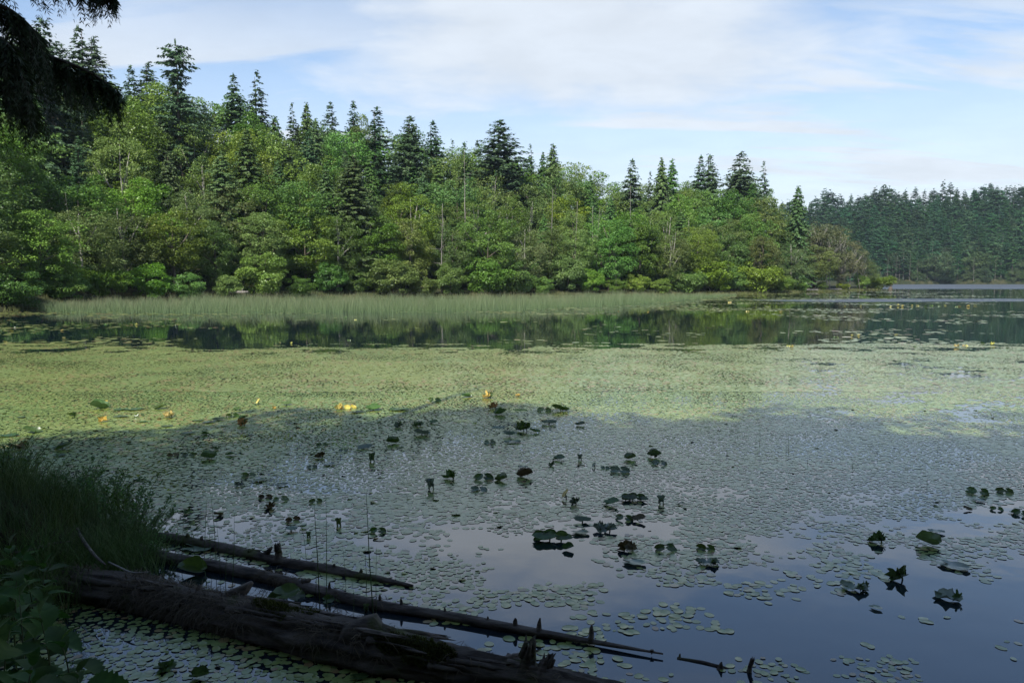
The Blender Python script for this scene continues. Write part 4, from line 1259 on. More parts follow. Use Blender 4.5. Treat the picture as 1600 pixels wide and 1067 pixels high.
FORM = dict(boat='folded boat-shaped', flatlow='flat floating', tilt='tilted', crisp='curled crinkled', pair='upright two-lobed', dome='domed', ear='single upright', umbrella='stalked umbrella-like', spear='forked spiky',
            clump='clumped', rag='ragged', ragflat='flat ragged-edged', bigpair='large upright two-lobed', bigflat='very large round')
COLW = dict(dull='dull yellow', green='dark green', yellow='yellow', orange='orange', brown='brownish', pale='pale grey-green')
lil = []
for (cx, cy, form, w, colr) in LILY:
    if colr == 'pale' and (cy < 660):
        colr = 'green'
    if cy < 550:
        colr = {'yellow': 'dull', 'orange': 'dull'}.get(colr, colr)
        w *= 0.8
    p = ground(cx, cy)
    d = math.hypot(p[0], p[1])
    s = w / F * d * (0.72 if cy < 550 else 1.0)                  # real width
    root = empty('pond_lily', (p[0], p[1], 0.0), math.atan2(p[1], p[0]) - math.pi / 2)   # +Y of the root looks away from the viewer's side
    ru = random.uniform
    if form in ('flatlow', 'bigflat'):
        add_leaf(root, 'flat', colr, (0, 0, 0.018), s, ru(-0.5, 0.5), 0.03, ru(-0.05, 0.05))
    elif form == 'ragflat':
        add_leaf(root, 'rag', colr, (0, 0, 0.02), s, ru(-0.4, 0.4), 0.05, 0.08)
        add_leaf(root, 'crisp', 'green', (s * 0.25, 0, 0.03), s * 0.4, 1.2, 0.7, 0.3)
    elif form == 'tilt':
        add_leaf(root, 'cup', colr, (0, 0, 0.012 + s * 0.05), s, ru(-0.6, 0.6) + random.choice([0, math.pi]), ru(0.1, 0.35), ru(-0.15, 0.4))
    elif form == 'boat':
        add_leaf(root, 'boat', colr, (0, 0, 0.012 + s * 0.04), s, ru(-0.4, 0.4) + random.choice([0, math.pi]), ru(0.1, 0.4), ru(-0.2, 0.2))
    elif form == 'dome':
        add_leaf(root, 'dome', colr, (0, 0, s * 0.10), s, ru(-0.3, 0.3), 0.0, ru(0.05, 0.2))
    elif form == 'crisp':
        add_leaf(root, 'crisp', colr, (0, 0, s * 0.12), s, ru(-1, 1), ru(0.1, 0.5), ru(0.2, 0.7))
        if w > 14:
            add_leaf(root, 'crisp', colr if ru(0, 1) < 0.6 else 'green', (s * 0.18, 0.02, s * 0.2), s * 0.7, ru(0.5, 2.0), ru(0.4, 0.9), ru(-0.4, 0.4))
    elif form in ('pair', 'bigpair'):
        t1, t2 = ru(0.9, 1.3), ru(0.85, 1.3)
        for sd, tt in ((-1, t1), (1, t2)):
            add_leaf(root, 'ear', colr, (sd * s * 0.26, ru(-0.02, 0.02), s * 0.10), s * ru(0.52, 0.62), math.pi / 2 + sd * ru(-0.1, 0.35), ru(-0.3, 0.3), 0).rotation_euler = (ru(0.6, 1.25), sd * ru(-0.1, 0.5), sd * ru(-0.3, 0.5))
        if form == 'bigpair':
            add_leaf(root, 'cup', colr, (0, -0.05, 0.07), s * 0.8, 0.2, 0.1, 0.5)
    elif form == 'ear':
        add_leaf(root, 'cup', colr, (0, 0, s * 0.45), s, ru(-0.3, 0.3), 1.0, 0.3)
    elif form == 'umbrella':
        hgt = s * ru(0.2, 0.36)
        add_leaf(root, 'dome', colr, (0, 0, hgt), s, ru(-0.3, 0.3), ru(-0.1, 0.1), ru(0.0, 0.15))
    elif form == 'spear':
        for sd in (-1, 1):
            add_leaf(root, 'boat', colr, (sd * s * 0.15, 0, s * 0.4), s * 0.85, math.pi * (sd < 0), ru(0.8, 1.2), 0)
    elif form == 'rag':
        add_leaf(root, 'rag', colr, (0, 0, s * 0.1), s, ru(-0.3, 0.3), 0.1, 0.35)
        add_leaf(root, 'crisp', colr, (-s * 0.15, 0, s * 0.18), s * 0.5, ru(0, 3), 0.5, 0.4)
        add_leaf(root, 'crisp', colr, (s * 0.22, 0.02, s * 0.12), s * 0.5, ru(0, 3), 0.4, -0.4)
    elif form == 'clump':
        for q, (ox, oz, sz) in enumerate(((-0.42, 0.11, 0.5), (-0.08, 0.17, 0.48), (0.3, 0.16, 0.46))):
            add_leaf(root, 'ear', colr, (ox * s, ru(-0.03, 0.03), oz * s), sz * s, 0).rotation_euler = (ru(0.9, 1.35), ru(-0.3, 0.3), ru(-0.3, 0.3))
        add_leaf(root, 'cup', colr, (-0.25 * s, -0.08, 0.06 * s), s * 0.9, 0.15, 0.08, 0.12)
        add_leaf(root, 'cup', colr, (0.4 * s, -0.06, 0.06 * s), s * 0.6, -0.2, 0.08, 0.2)
    zone = 'on the far sunlit water' if cy < 550 else ('near the shade edge' if (cy < 640 or (cx < 280 and cy < 684)) else ('on the shaded water' if cy < 760 else 'on the near water'))
    lil.append((zone, form, colr, cx, root))
byl = {}
for z_, f_, c_, x_, r_ in lil:
    byl.setdefault((z_, f_, c_), []).append((x_, r_))
for (z_, f_, c_), lst in byl.items():
    lst.sort(key=lambda t: t[0])
    for k, (x_, r_) in enumerate(lst):
        lab = f"{COLW[c_]} {FORM[f_]} lily leaf {z_}"
        if len(lst) > 1:
            lab += f", {ordw(k + 1)} such from left"
        tag(r_, lab, 'pond lily', 'pond lilies on the lake')


# ------------------------------------------------------------------ logs
def log_line(pts, z, n=60):
    P = np.array([ground(a, b, z) for a, b in pts])
    u = np.linspace(0, 1, len(P)); q = np.linspace(0, 1, n)
    return np.column_stack([np.interp(q, u, P[:, k]) for k in range(3)])


def smooth_line(P, it=4):
    for _ in range(it):
        P[1:-1] = (P[:-2] + 2 * P[1:-1] + P[2:]) / 4
    return P


def rint(r, n=60):
    return np.interp(np.linspace(0, 1, n), np.linspace(0, 1, len(r)), r)


def stub(root, base, dirv, ln, r, mat, jag=False, seed=0, name='branch_stub'):
    rg = np.random.default_rng(seed)
    d = unit(np.asarray(dirv, float)[None])[0]
    n = 6
    P = np.array([np.asarray(base) + d * ln * t + rg.normal(0, r * 0.12, 3) * (t > 0) for t in np.linspace(-0.25, 1, n)])
    rad = r * np.interp(np.linspace(0, 1, n), [0, 0.3, 0.7, 1], [1.5, 1.0, 0.8, 0.25 if not jag else 0.65])
    V, f = tube(P, rad, 9, True, 0.5, seed, 2.0)
    mb = MB().add(V, f)
    if jag:
        for q in range(7):
            a = q * 0.9 + rg.uniform(0, 0.5)
            e = np.array([math.cos(a), math.sin(a), 0]) * r * 0.55
            b0 = P[-1] - d * ln * 0.3 + e
            V, f = tube([b0, b0 + d * ln * rg.uniform(0.25, 0.6) + rg.normal(0, r * 0.1, 3), b0 + d * ln * rg.uniform(0.6, 0.85) + rg.normal(0, r * 0.15, 3)], [r * 0.34, r * 0.24, r * 0.04], 6, True, 0.4, seed + q)
            mb.add(V, f)
    return obj(name, mb.mesh(name, M[mat], True), root)


def thatch(root, P, rad, n, lo, hi, seed, ln=(0.1, 0.3), spread=1.2, name='dry_grass'):
    """dead grass and rootlets lying over the log"""
    rg = np.random.default_rng(seed)
    u = rg.uniform(lo, hi, n) * (len(P) - 1)
    u = u[fbm(u * 0.22, u * 0.0, seed, 3) > rg.uniform(0.3, 0.62, n)]
    n = len(u)
    i0 = np.clip(u.astype(int), 0, len(P) - 2); fr = (u - i0)[:, None]
    c = P[i0] * (1 - fr) + P[i0 + 1] * fr
    r = rad[i0]
    T = unit(P[i0 + 1] - P[i0])
    A = unit(np.cross(T, np.array([0, 0, 1.0])))
    ang = rg.uniform(-spread, spread, n)
    out = np.sin(ang)[:, None] * A + np.cos(ang)[:, None] * np.array([0, 0, 1.0])
    p0 = c + out * (r * rg.uniform(0.92, 1.08, n))[:, None]
    down = np.cross(out, T) * np.sign(ang)[:, None]
    down = np.where((down[:, 2] > 0)[:, None], -down, down)
    d = unit(down * rg.uniform(0.1, 1.0, (n, 1)) + T * rg.normal(0, 1.1, (n, 1)) + out * rg.uniform(0.0, 0.5, (n, 1)))
    l = rg.uniform(ln[0], ln[1], n)
    w = rg.uniform(0.0012, 0.0032, n)
    S = unit(np.cross(d, out + rg.normal(0, 0.3, (n, 3))))
    q1 = p0 + d * (l * 0.5)[:, None] + out * (l * 0.08)[:, None]
    q2 = p0 + d * l[:, None] - np.array([0, 0, 1]) * (l * 0.25)[:, None]
    V = np.stack([p0 - S * w[:, None], p0 + S * w[:, None], q1 - S * w[:, None], q1 + S * w[:, None], q2], 1).reshape(-1, 3)
    b = np.arange(n) * 5
    o = obj(name, mesh_np(name, V, [np.stack([b, b + 1, b + 3, b + 2], 1), np.stack([b + 2, b + 3, b + 4], 1)], np.repeat(rg.uniform(0, 1, n), 5), False, M['thatch']), root)
    o['kind'] = 'stuff'
    return o


def moss_pad(root, P, rad, lo, hi, seed, half=0.9, shift=0.0, thick=0.02):
    rg = np.random.default_rng(seed)
    k0, k1 = int(lo * (len(P) - 1)), int(hi * (len(P) - 1))
    n = 5000
    u = rg.uniform(k0, k1 - 0.01, n); i0 = u.astype(int); fr = (u - i0)[:, None]
    c = P[i0] * (1 - fr) + P[i0 + 1] * fr
    T = unit(P[i0 + 1] - P[i0]); A = unit(np.cross(T, np.array([0, 0, 1.0])))
    edge = np.sin((u - k0) / max(1, k1 - k0) * math.pi) ** 0.5
    ang = shift + rg.uniform(-half, half, n) * edge * (0.6 + 0.8 * fbm(u * 0.6, u * 0, seed))
    out = np.sin(ang)[:, None] * A + np.cos(ang)[:, None] * np.array([0, 0, 1.0])
    p0 = c + out * (rad[i0] * 1.02)[:, None]
    d = unit(out + rg.normal(0, 0.7, (n, 3)))
    V, Fq = kites(p0, d, rg.normal(0, 1, (n, 3)), rg.uniform(0.01, thick * 1.6, n), rg.uniform(0.006, 0.012, n))
    o = obj('moss', mesh_np('moss', V, [Fq], np.repeat(rg.uniform(0, 1, n), 4), False, M['moss']), root)
    o['kind'] = 'stuff'


# the big log
NL = 150
PL = smooth_line(log_line([(-60, 905), (70, 912), (200, 930), (300, 950), (400, 974), (500, 1002), (600, 1026), (700, 1041), (800, 1057), (900, 1082), (1010, 1110)], 0.06, NL), 8)
RL = rint([0.17, 0.17, 0.175, 0.18, 0.205, 0.205, 0.19, 0.16, 0.145, 0.13, 0.10], NL)
PL[:, 2] += 0.02 * np.sin(np.linspace(0, 14, NL))
big = empty('fallen_log', tuple(PL[0] * 0))
tag(big, 'thick dark rotting log lying across the lower left water', 'log')
V, f = tube(PL, RL, 48, True, 0.34, 400, 9.0)
obj('log_trunk', MB().add(V, f).mesh('log_trunk', M['log'], True), big)


def on_log(P, Rr, cx, up=0.9):
    c, _ = to_px(P[:, 0], P[:, 1], P[:, 2])
    i = int(np.argmin(np.abs(c - cx)))
    return P[i] + np.array([0, 0, Rr[i] * up]), i


b, _ = on_log(PL, RL, 560, 0.25)
V, f = tube([b + (-0.16, 0, -0.1), b + (-0.03, 0.02, 0.04), b + (0.06, 0.02, 0.09), b + (0.2, 0, -0.06)], [0.10, 0.17, 0.16, 0.1], 20, True, 0.35, 402, 1.0)
obj('burl', MB().add(V, f).mesh('burl', M['log'], True), big)
b, _ = on_log(PL, RL, 818, 0.4)
stub(big, b, (0.25, 0, 1), 0.2, 0.075, 'log', True, 410, 'broken_stump')
b, _ = on_log(PL, RL, 846, 0.3)
stub(big, b, (0.35, 0, 1), 0.15, 0.06, 'log', True, 411, 'broken_stump')
b, _ = on_log(PL, RL, 345, 0.55)
stub(big, b + (0.0, 0.05, 0), (0.75, 0.25, 0.5), 0.28, 0.075, 'log', False, 412)
b, _ = on_log(PL, RL, 310, 0.9)
stub(big, b, (0.3, 0.1, 1), 0.09, 0.02, 'log', False, 413)
b, _ = on_log(PL, RL, 600, 0.6)
stub(big, b + (0, 0.12, 0), (0.95, 0.1, -0.12), 0.36, 0.05, 'log', True, 414, 'bark_slab')
b, _ = on_log(PL, RL, 790, 0.8)
stub(big, b + (-0.05, 0.06, 0), (0.9, 0.2, 0.12), 0.22, 0.022, 'log_grey', True, 415, 'splinter')
b, _ = on_log(PL, RL, 690, 0.85)
stub(big, b + (-0.2, 0.05, 0), (1, -0.1, -0.12), 0.4, 0.03, 'log_grey', False, 416, 'splinter')
for q in range(26):
    i_ = int(np.random.default_rng(4000 + q).uniform(0.16, 0.86) * NL)
    rq = random.Random(4100 + q)
    Td = PL[min(i_ + 3, NL - 1)] - PL[max(i_ - 3, 0)]; Td = Td / np.linalg.norm(Td)
    Ad = np.cross(Td, (0, 0, 1.0)); an = rq.uniform(-1.2, 1.5)
    od = math.sin(an) * Ad + math.cos(an) * np.array([0, 0, 1.0])
    stub(big, PL[i_] + od * RL[i_] * 0.97, Td + od * rq.uniform(-0.06, 0.10), rq.uniform(0.18, 0.55), rq.uniform(0.010, 0.026), rq.choice(['log', 'log_grey', 'log']), rq.random() < 0.3, 4200 + q, 'bark_strip')
thatch(big, PL, RL, 5200, 0.12, 0.42, 420, (0.05, 0.22), 1.5)
thatch(big, PL, RL, 900, 0.47, 0.62, 421, (0.05, 0.18), 1.3)
thatch(big, PL, RL, 500, 0.70, 0.88, 422, (0.04, 0.14), 1.3)
moss_pad(big, PL, RL, 0.40, 0.50, 430, 0.8, -0.2)
moss_pad(big, PL, RL, 0.60, 0.72, 431, 0.7, 0.5)

# the long slim log
N2 = 90
P2 = smooth_line(log_line([(200, 855), (250, 870), (330, 884), (420, 902), (500, 924), (600, 947), (700, 962), (800, 981), (880, 994), (960, 1008), (1036, 1021)], 0.03, N2), 5)
R2 = rint([0.085, 0.08, 0.075, 0.068, 0.062, 0.054, 0.048, 0.043, 0.031, 0.02, 0.008], N2)
slim = empty('fallen_log')
tag(slim, 'long slim tapering log with short stubs beyond the thick rotting log', 'log')
V, f = tube(P2, R2 * 0.88, 22, True, 0.16, 440, 8.0)
obj('log_trunk', MB().add(V, f).mesh('log_trunk', M['log_grey'], True), slim)
for q, (cx, ln, r, dv) in enumerate([(802, 0.06, 0.02, (0, 0, 1)), (838, 0.10, 0.022, (0.1, 0, 1)), (923, 0.12, 0.024, (0.1, 0, 1)), (590, 0.06, 0.014, (0, 0, 1)), (626, 0.06, 0.014, (-0.1, 0, 1)), (695, 0.04, 0.012, (0, 0.2, 1)),
                                     (766, 0.03, 0.012, (0, 0, 1)), (480, 0.07, 0.03, (0.8, 0, 0.4)), (1022, 0.03, 0.01, (0, 0, -1)), (520, 0.07, 0.015, (0, 0, 1))]):
    b, _ = on_log(P2, R2, cx, 0.8)
    stub(slim, b, dv, ln, r, 'log', False, 450 + q)
thatch(slim, P2, R2, 500, 0.42, 0.56, 460, (0.04, 0.12), 1.4)
thatch(slim, P2, R2, 260, 0.28, 0.36, 461, (0.04, 0.12), 1.4)

# the third, half sunk log
N3 = 60
P3 = smooth_line(log_line([(225, 838), (300, 848), (370, 862), (440, 879), (510, 890), (580, 903), (645, 915)], 0.015, N3), 3)
R3 = rint([0.075, 0.07, 0.06, 0.06, 0.055, 0.04, 0.015], N3)
sunk = empty('fallen_log')
tag(sunk, 'thin jagged half sunk log farthest out from the bank', 'log')
V, f = tube(P3, R3, 16, True, 0.4, 470, 3.0)
obj('log_trunk', MB().add(V, f).mesh('log_trunk', M['log'], True), sunk)
for q, (cx, ln, r, dv) in enumerate([(293, 0.06, 0.03, (0, 0, 1)), (318, 0.06, 0.025, (0.2, 0, 1)), (392, 0.10, 0.03, (0.9, 0, 0.15)), (416, 0.12, 0.035, (0.6, 0, 0.7)), (436, 0.12, 0.045, (0, 0, 1)), (562, 0.05, 0.018, (0, 0, 1)), (520, 0.05, 0.02, (0.2, 0, 1))]):
    b, _ = on_log(P3, R3, cx, 0.6)
    stub(sunk, b, dv, ln, r, 'log', q in (4,), 480 + q)

# tip of another drowned branch, lower right
stick = empty('driftwood_branch')
tag(stick, 'drowned branch breaking the water past the slim log tip', 'branch')
PS = smooth_line(log_line([(1058, 1028), (1100, 1035), (1130, 1043), (1175, 1048)], 0.0, 20), 2)
PS[12:, 2] -= np.linspace(0, 0.04, 8)
V, f = tube(PS, rint([0.012, 0.016, 0.016, 0.012], 20), 8, True, 0.2, 490)
obj('stem', MB().add(V, f).mesh('stem', M['log'], True), stick)
stub(stick, ground(1062, 1026), (0.1, 0, 1), 0.03, 0.01, 'log', False, 491)
stub(stick, ground(1125, 1045), (0.15, 0, 1), 0.06, 0.02, 'log', False, 492)
stub(stick, ground(1170, 1049), (0.25, 0, 1), 0.08, 0.02, 'log', True, 493)

# pale driftwood along the far shore
for q, (c, r0, w, lab) in enumerate([(372, 460, 34, 'pale weathered log at the shore above the reeds on the left'), (1265, 458, 26, 'pale beached log on the point, left one'), (1303, 457, 22, 'pale beached log on the point, right one')]):
    y = shore_y(c) - (0.5 if q else 1.0)
    x = (c - 800) / F * y
    ln = w / F * y
    z = 0.35 if q else 1.1
    V, f = tube([(-ln / 2, 0, 0), (-ln / 6, 0.1, 0.1), (ln / 4, 0, 0.05), (ln / 2, -0.1, 0.12)], [0.22, 0.2, 0.17, 0.09], 10, True, 0.25, 500 + q)
    o = tag(empty('driftwood_log', (x, y, z)), lab, 'log', 'pale driftwood on the far shore')
    obj('log_trunk', MB().add(V, f).mesh('driftwood', M['dead'], True), o)
    stub(o, (ln * 0.2, 0, 0.1), (0.3, -0.3, 0.8), 0.5, 0.07, 'dead', False, 510 + q)
y = 215.0
o = tag(empty('tree_stump', ((1390 - 800) / F * y, y, 0)), 'small brown stump standing in the water off the point', 'stump')
V, f = tube([(0, 0, -0.5), (0, 0, 0.4), (0.1, 0, 0.9)], [0.8, 0.5, 0.3], 10, True, 0.4, 520)
obj('stump_wood', MB().add(V, f).mesh('stump_wood', M['log'], True), o)
stub(o, (0.1, 0, 0.7), (0.2, 0, 1), 0.5, 0.22, 'log', True, 521, 'splinter')

# ------------------------------------------------------------------ plants of the near bank
def sedge_mesh(seed, n, h, spread):
    rg = np.random.default_rng(seed)
    P = np.column_stack([rg.normal(0, spread * 0.4, n), rg.normal(0, spread * 0.4, n), np.full(n, -0.08)])
    H = h * rg.uniform(0.25, 1.15, n)
    V, f, T = blades(P, H, rg.uniform(0.003, 0.013, n), 0.85, rg.uniform(0, 0.4, n), rg.uniform(0.4, 1.0, n), rg, 4)
    return mesh_np('sedge', V, f, T, False, M['sedge'])


SEDGE = [sedge_mesh(600 + k, 360, 0.66 + 0.06 * k, 0.5) for k in range(4)]
sp = [(5, 812), (40, 835), (85, 832), (120, 845), (150, 842), (178, 855), (200, 868), (130, 880), (75, 875), (165, 885), (25, 880), (190, 848), (105, 815), (50, 805), (150, 866), (206, 884), (10, 905), (45, 915), (80, 905), (110, 900), (15, 935), (5, 860), (60, 860), (55, 945)]
recs = []
for k, (cx, cy) in enumerate(sp):
    p = ground(cx, cy, 0.1)
    z = max(-0.02, float(bank_z(p[0], p[1])))
    o = obj('sedge_tuft', SEDGE[k % 4], None, (p[0], p[1], z))
    s = random.uniform(0.65, 1.0)
    o.scale = (s, s, s * random.uniform(0.85, 1.15)); o.rotation_euler = (0, 0, random.uniform(0, 6.28))
    recs.append((cx, o))
for k, (cx, o) in enumerate(sorted(recs, key=lambda t: t[0])):
    tag(o, f'dark grassy sedge tuft on the turf spit, {ordw(k + 1)} from the left', 'sedge', 'sedge tufts on the left bank')


def bush_parts(seed, nst, h, leaf=0.055, spread=0.35):
    rg = np.random.default_rng(seed)
    mb = MB(); P, D, N, Ls, Tn = [], [], [], [], []
    for s in range(nst):
        a = rg.uniform(0, 6.28); ln = h * rg.uniform(0.6, 1.1)
        e = np.array([math.cos(a), math.sin(a), 0]) * rg.uniform(0.1, spread)
        t = np.linspace(0, 1, 6)
        pts = np.outer(t, np.array([0, 0, ln])) + np.outer(t ** 1.6, e * 1.2) + e * 0.3 + rg.normal(0, 0.012, (6, 3))
        V, f = tube(pts, np.linspace(0.007, 0.002, 6), 5)
        mb.add(V, f)
        m = int(ln / 0.022)
        u = rg.uniform(0.22, 1.0, m)
        pp = np.column_stack([np.interp(u, t, pts[:, k]) for k in range(3)])
        aa_ = rg.uniform(0, 6.28, m)
        d = np.column_stack([np.cos(aa_), np.sin(aa_), rg.uniform(0.3, 1.1, m)])
        P.append(pp); D.append(d); N.append(np.array([0, 0, 1.0]) + rg.normal(0, 0.35, (m, 3)) - d * 0.2); Ls.append(leaf * rg.uniform(0.6, 1.25, m)); Tn.append(rg.uniform(0, 1, m))
    P, D, N, Ls, Tn = map(np.concatenate, (P, D, N, Ls, Tn))
    V, Fq = kites(P, D, N, Ls, Ls * 0.42, 0.08, 0.55)
    return mb.mesh('bush_stems', M['stalk'], True), mesh_np('bush_leaves', V, [Fq], np.repeat(Tn, 4), False, M['shrub'])


BUSH = [bush_parts(620 + k, 15, 0.8, 0.072, 0.42) for k in range(3)]
recs = []
for k, (cx, cy, s) in enumerate([(5, 815, 1.2), (55, 790, 0.95), (35, 850, 1.0), (190, 815, 1.05), (212, 845, 0.9), (232, 862, 0.65), (165, 800, 0.9), (85, 845, 0.8), (10, 870, 0.8), (172, 772, 0.8), (130, 782, 0.75), (210, 785, 0.9), (30, 780, 1.1), (110, 800, 1.0), (160, 815, 1.0), (200, 835, 1.0), (65, 825, 1.0), (20, 840, 1.1), (130, 830, 0.7), (222, 838, 0.75)]):
    p = ground(cx, cy, 0.1)
    z = max(-0.03, float(bank_z(p[0], p[1])))
    o = empty('bog_shrub', (p[0], p[1], z - 0.03), random.uniform(0, 6.28))
    o.scale = (s * 0.85, s * 0.85, s * 0.8)
    obj('stem', BUSH[k % 3][0], o); obj('foliage', BUSH[k % 3][1], o)
    recs.append((cx, o))
for k, (cx, o) in enumerate(sorted(recs, key=lambda t: t[0])):
    tag(o, f'upright small-leaved bog shrub on the turf spit, {ordw(k + 1)} from the left', 'shrub', 'bog shrubs on the left bank')

# thin rush stalks standing in the water round the logs
RUSH = [(585, 975, 770), (588, 960, 855), (500, 945, 790), (510, 950, 770), (493, 935, 880), (541, 930, 855), (552, 970, 905), (330, 890, 790), (318, 880, 780), (306, 870, 795), (345, 900, 805), (352, 925, 850), (362, 915, 800), (338, 880, 770), (325, 915, 870),
        (245, 905, 850), (263, 905, 860), (283, 890, 800), (572, 930, 860), (480, 880, 820), (1187, 697, 665), (1232, 711, 678), (1228, 708, 690), (1262, 727, 716), (1333, 731, 722), (1465, 707, 697), (1517, 711, 702), (1136, 712, 700), (1449, 757, 745), (718, 655, 640)]
recs = []
for k, (cx, cy, ty) in enumerate(RUSH):
    p = ground(cx, cy)
    top = at_y(cx + (random.uniform(-14, 8) if cy > 800 else 0), ty, p[1] + random.uniform(-0.08, 0.08))
    mid = (p * 0.5 + top * 0.5) + np.array([random.uniform(-0.01, 0.012), 0, 0])
    r = 0.0060 if cx in (585, 500) else random.uniform(0.0024, 0.0042)
    if cy < 760: r = 0.0035
    V, f = tube([p - p + (0, 0, -0.1), mid - p, top - p], [r, r * 0.8, r * 0.3], 5)
    o = obj('rush_stalk', MB().add(V, f).mesh('rush_stalk', M['sedge'], True), None, tuple(p))
    recs.append((cx, cy, o))
for near in (True, False):
    for k, (cx, cy, o) in enumerate(sorted([t for t in recs if (t[1] > 800) == near], key=lambda t: t[0])):
        tag(o, f"thin upright rush stalk {'beside the logs' if near else 'far out on the shaded pads'}, {ordw(k + 1)} from the left", 'rush', 'thin rush stalks')


# broad serrated leaves in the lower left corner
def toothed_leaf(seed, width=0.55, teeth=9):
    rg = np.random.default_rng(seed)
    t = np.linspace(0, 1, teeth * 2 + 1)
    prof = np.sin(np.pi * t ** 0.8) ** 0.9 * width * 0.5
    tooth = np.where(np.arange(len(t)) % 2 == 1, 1.14, 0.9)
    w = prof * tooth
    zc = -0.16 * t ** 2 + 0.05 * np.sin(t * 3)
    V = np.concatenate([np.stack([t, 0 * t, zc], 1), np.stack([t + 0.03 * (tooth > 1), w, zc + w * 0.35], 1), np.stack([t + 0.03 * (tooth > 1), -w, zc + w * 0.35], 1)])
    m = len(t); j = np.arange(m - 1)
    q = np.concatenate([np.stack([j, j + 1, m + j + 1, m + j], 1), np.stack([j, 2 * m + j, 2 * m + j + 1, j + 1], 1)])
    return mesh_np('toothed_leaf', V, [q], np.clip(0.5 + rg.normal(0, 0.2, len(V)), 0, 1), False, M['bramble'])


TL = [toothed_leaf(640 + k, w) for k, w in enumerate((0.5, 0.58, 0.42, 0.62))]
recs = []
for k, (cx, topy, y, h) in enumerate([(-30, 915, 3.5, 1.0), (30, 930, 3.7, 0.9), (62, 960, 3.4, 0.8), (95, 1000, 3.2, 0.7), (15, 985, 3.0, 0.8), (-20, 1000, 2.8, 0.8), (50, 1040, 2.7, 0.6), (120, 1050, 3.0, 0.5), (-10, 890, 4.6, 0.9), (40, 900, 4.9, 0.6), (15, 850, 5.6, 0.7), (70, 880, 5.8, 0.6), (-15, 840, 5.4, 0.8), (35, 868, 5.2, 0.7)]):
    tp = at_y(cx, topy, y)
    root = empty('bramble_plant', (tp[0], tp[1], tp[2] - h))
    rg = np.random.default_rng(660 + k)
    t = np.linspace(0, 1, 9)
    bend = np.array([rg.uniform(-0.08, 0.16), rg.uniform(-0.08, 0.08), 0])
    pts = np.outer(t, (0, 0, h)) + np.outer((t - 1) * t, bend) * 1.5
    V, f = tube(np.concatenate([[[0, 0, -0.5]], pts]), np.concatenate([[0.008], np.linspace(0.007, 0.002, 9)]), 6)
    obj('stem', MB().add(V, f).mesh('bramble_stem', M['stalk'], True), root)
    n = 17
    for q in range(n):
        u = 0.12 + 0.88 * (q + 1) / n
        pos = [float(np.interp(u, t, pts[:, c])) for c in range(3)]
        o = obj('leaf', TL[rg.integers(4)], root, pos)
        s = (0.19 if u < 0.9 else 0.10) * rg.uniform(0.65, 1.15)
        o.scale = (s, s, s)
        o.rotation_euler = (rg.normal(0, 0.3), (rg.uniform(-0.5, 0.35) if u < 0.9 else rg.uniform(-1.2, -0.5)), q * 2.4 + rg.normal(0, 0.3))
    recs.append((cx, topy, root))
for k, (cx, ty, o) in enumerate(sorted(recs, key=lambda t: t[0])):
    tag(o, f'leafy bramble with toothed leaves in the lower left corner, {ordw(k + 1)} from the left', 'bramble', 'brambles at the near left corner')

# bare roots and sticks on the turf spit
for q, (pts, lab) in enumerate([([(170, 878), (185, 885), (205, 895), (232, 893)], 'pale bent root lying on the turf spit above the thick log'), ([(120, 825), (130, 845), (150, 870), (165, 882)], 'dark grey curved root climbing the turf spit'),
                                ([(0, 865), (40, 862), (75, 850), (110, 845)], 'grey stick lying among the sedge by the left edge')]):
    P = np.array([ground(a, b_, 0.42 if q else 0.34) for a, b_ in pts])
    V, f = tube(smooth_line(np.column_stack([np.interp(np.linspace(0, 3, 14), range(4), P[:, c]) for c in range(3)]), 2), rint([0.008, 0.009, 0.008, 0.003] if q == 0 else [0.012, 0.017, 0.014, 0.006], 14), 8, True, 0.25, 700 + q)
    tag(obj('root', MB().add(V, f).mesh('root', M['dead' if q == 0 else 'log_grey'], True)), lab, 'root')


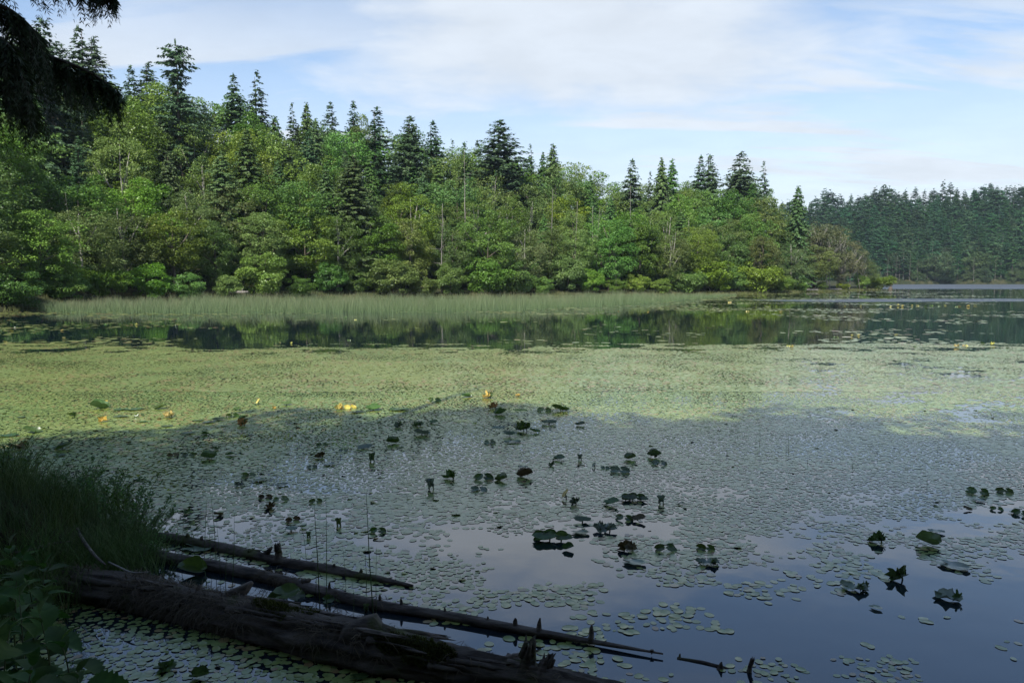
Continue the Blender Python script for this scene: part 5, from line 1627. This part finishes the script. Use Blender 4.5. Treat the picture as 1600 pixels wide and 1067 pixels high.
# ------------------------------------------------------------------ cedar boughs hanging into the upper left corner
def bough(curve, n, ln, seed, sx=0.35):
    """a drooping limb with hanging flat sprays; curve in world space"""
    rg = np.random.default_rng(seed)
    t = np.linspace(0, 1, len(curve)); q = np.linspace(0, 1, 24)
    C = smooth_line(np.column_stack([np.interp(q, t, np.array(curve)[:, k]) for k in range(3)]), 4)
    mb = MB()
    V, f = tube(C, np.linspace(0.03, 0.004, 24), 6)
    mb.add(V, f)
    P, D, N, Ls, Tn = [], [], [], [], []
    for s in range(n):
        u = rg.uniform(0.08, 1.0)
        p = np.array([np.interp(u, q, C[:, k]) for k in range(3)])
        along = unit((C[-1] - C[0])[None])[0]
        sd = np.array([-along[1], along[0], 0]) * rg.normal(0, 1)
        l = np.interp(u, [0, 0.5, 1], ln) * rg.uniform(0.5, 1.2)
        out = along * rg.uniform(0.1, 0.8) + sd * 0.5
        m = 12
        tt = np.linspace(0, 1, m)
        pts = p + np.outer(tt * l * 0.55, out * sx / 0.35) + np.outer(tt ** 1.5 * l, (0, 0, -1.0)) + np.cumsum(rg.normal(0, 0.004, (m, 3)), 0)
        V, f = tube(pts[::3], np.linspace(0.003, 0.001, 4), 3, False)
        mb.add(V, f)
        T = unit(np.gradient(pts, axis=0))
        flat = unit(np.cross(T[m // 2], rg.normal(0, 1, 3))[None])[0]
        for sgn in (-1, 1):
            kk = np.repeat(np.arange(1, m), 2)
            pp = pts[kk] + rg.normal(0, 0.004, (len(kk), 3))
            d = T[kk] * 0.9 + flat * sgn * rg.uniform(0.35, 0.85, (len(kk), 1)) + rg.normal(0, 0.15, (len(kk), 3))
            P.append(pp); D.append(d); N.append(np.cross(T[kk], flat) + rg.normal(0, 0.3, (len(kk), 3)))
            Ls.append(rg.uniform(0.03, 0.065, len(kk)) * (1.15 - 0.6 * tt[kk])); Tn.append(rg.uniform(0, 1, len(kk)))
    P, D, N, Ls, Tn = map(np.concatenate, (P, D, N, Ls, Tn))
    V, Fq = kites(P, D, N, Ls, Ls * 0.16, 0.02, 0.4)
    return mb.mesh('bough_wood', M['trunk'], True), mesh_np('bough_sprays', V, [Fq], np.repeat(Tn, 4), False, M['near_cedar'])


ctree = empty('cedar_tree', (-7.2, 4.6, float(bank_z(-7.2, 4.6))))
tag(ctree, 'dark cedar at the left edge whose hanging boughs fill the upper left corner', 'tree')
base = np.array(ctree.location)
obj('trunk', trunk_mesh('near_cedar_trunk', 22, 0.42, M['trunk'], 900), ctree)
TX = np.array([-7.2, 4.6, 0])
BOUGHS = [
    ([(-160, 62, 5.0), (0, 72, 5.0), (60, 84, 5.0), (118, 102, 5.0), (160, 124, 5.05), (182, 146, 5.1)], 230, (0.40, 0.26, 0.14), 910, 5.6),
    ([(-160, 58, 5.3), (-10, 80, 5.3), (50, 95, 5.4), (100, 112, 5.4), (140, 132, 5.4)], 200, (0.40, 0.28, 0.16), 911, 5.7),
    ([(-160, -40, 4.8), (0, -50, 4.8), (60, -42, 4.8), (110, -30, 4.8), (150, -18, 4.8), (178, -8, 4.8)], 170, (0.26, 0.17, 0.10), 912, 6.3),
    ([(-160, 110, 4.7), (-40, 120, 4.7), (0, 128, 4.7), (30, 146, 4.7), (48, 168, 4.7)], 190, (0.36, 0.32, 0.16), 913, 5.2),
    ([(-160, -10, 4.5), (-30, 0, 4.6), (10, 12, 4.6), (40, 34, 4.7), (66, 62, 4.8)], 220, (0.34, 0.32, 0.2), 914, 6.0),
    ([(-160, 30, 4.3), (-50, 40, 4.3), (-5, 55, 4.4), (22, 80, 4.4), (36, 108, 4.5)], 240, (0.42, 0.38, 0.2), 915, 5.6),
]
proto_b = []
for (cv, n, ln, seed, zt) in BOUGHS:
    pts = [(TX[0] + 0.2, TX[1], zt)] + [tuple(at_y(a, b_, y_)) for a, b_, y_ in cv]
    w, lf = bough([np.array(p) - base for p in pts], int(n * 0.62), tuple(1.3 * q for q in ln), seed, 0.24)
    o = obj('bough', w, ctree); obj('sprays', lf, o)
    proto_b.append((w, lf))
for k in range(12):      # the rest of the crown, higher up and round the trunk
    w, lf = proto_b[k % 6]
    o = obj('bough', w, ctree); s_ = obj('sprays', lf, o)
    a = 0.9 + k * 0.41 + random.uniform(-0.1, 0.1)
    o.rotation_euler = (0, 0, a)
    o.location = (0, 0, 2.6 + k * 0.75)

# ------------------------------------------------------------------ air
m, t, out = new_mat('thin_air')
pv = nd(t, 'ShaderNodeVolumePrincipled')
pv.inputs['Color'].default_value = (0.66, 0.84, 1.0, 1)
pv.inputs['Density'].default_value = 0.00009
pv.inputs['Anisotropy'].default_value = 0.0
t.links.new(pv.outputs[0], out.inputs['Volume'])
x0, x1, y0, y1, z0, z1 = -1550, 1550, -1550, 1550, -2.6, 110.0
V = np.array([(x, y, z) for x in (x0, x1) for y in (y0, y1) for z in (z0, z1)], float)
o = obj('haze', mesh_np('haze', V, [np.array([[0, 1, 3, 2], [4, 6, 7, 5], [0, 4, 5, 1], [2, 3, 7, 6], [0, 2, 6, 4], [1, 5, 7, 3]])], mat=m))
tag(o, 'thin bluish summer air over the lake', 'haze', None, 'stuff')
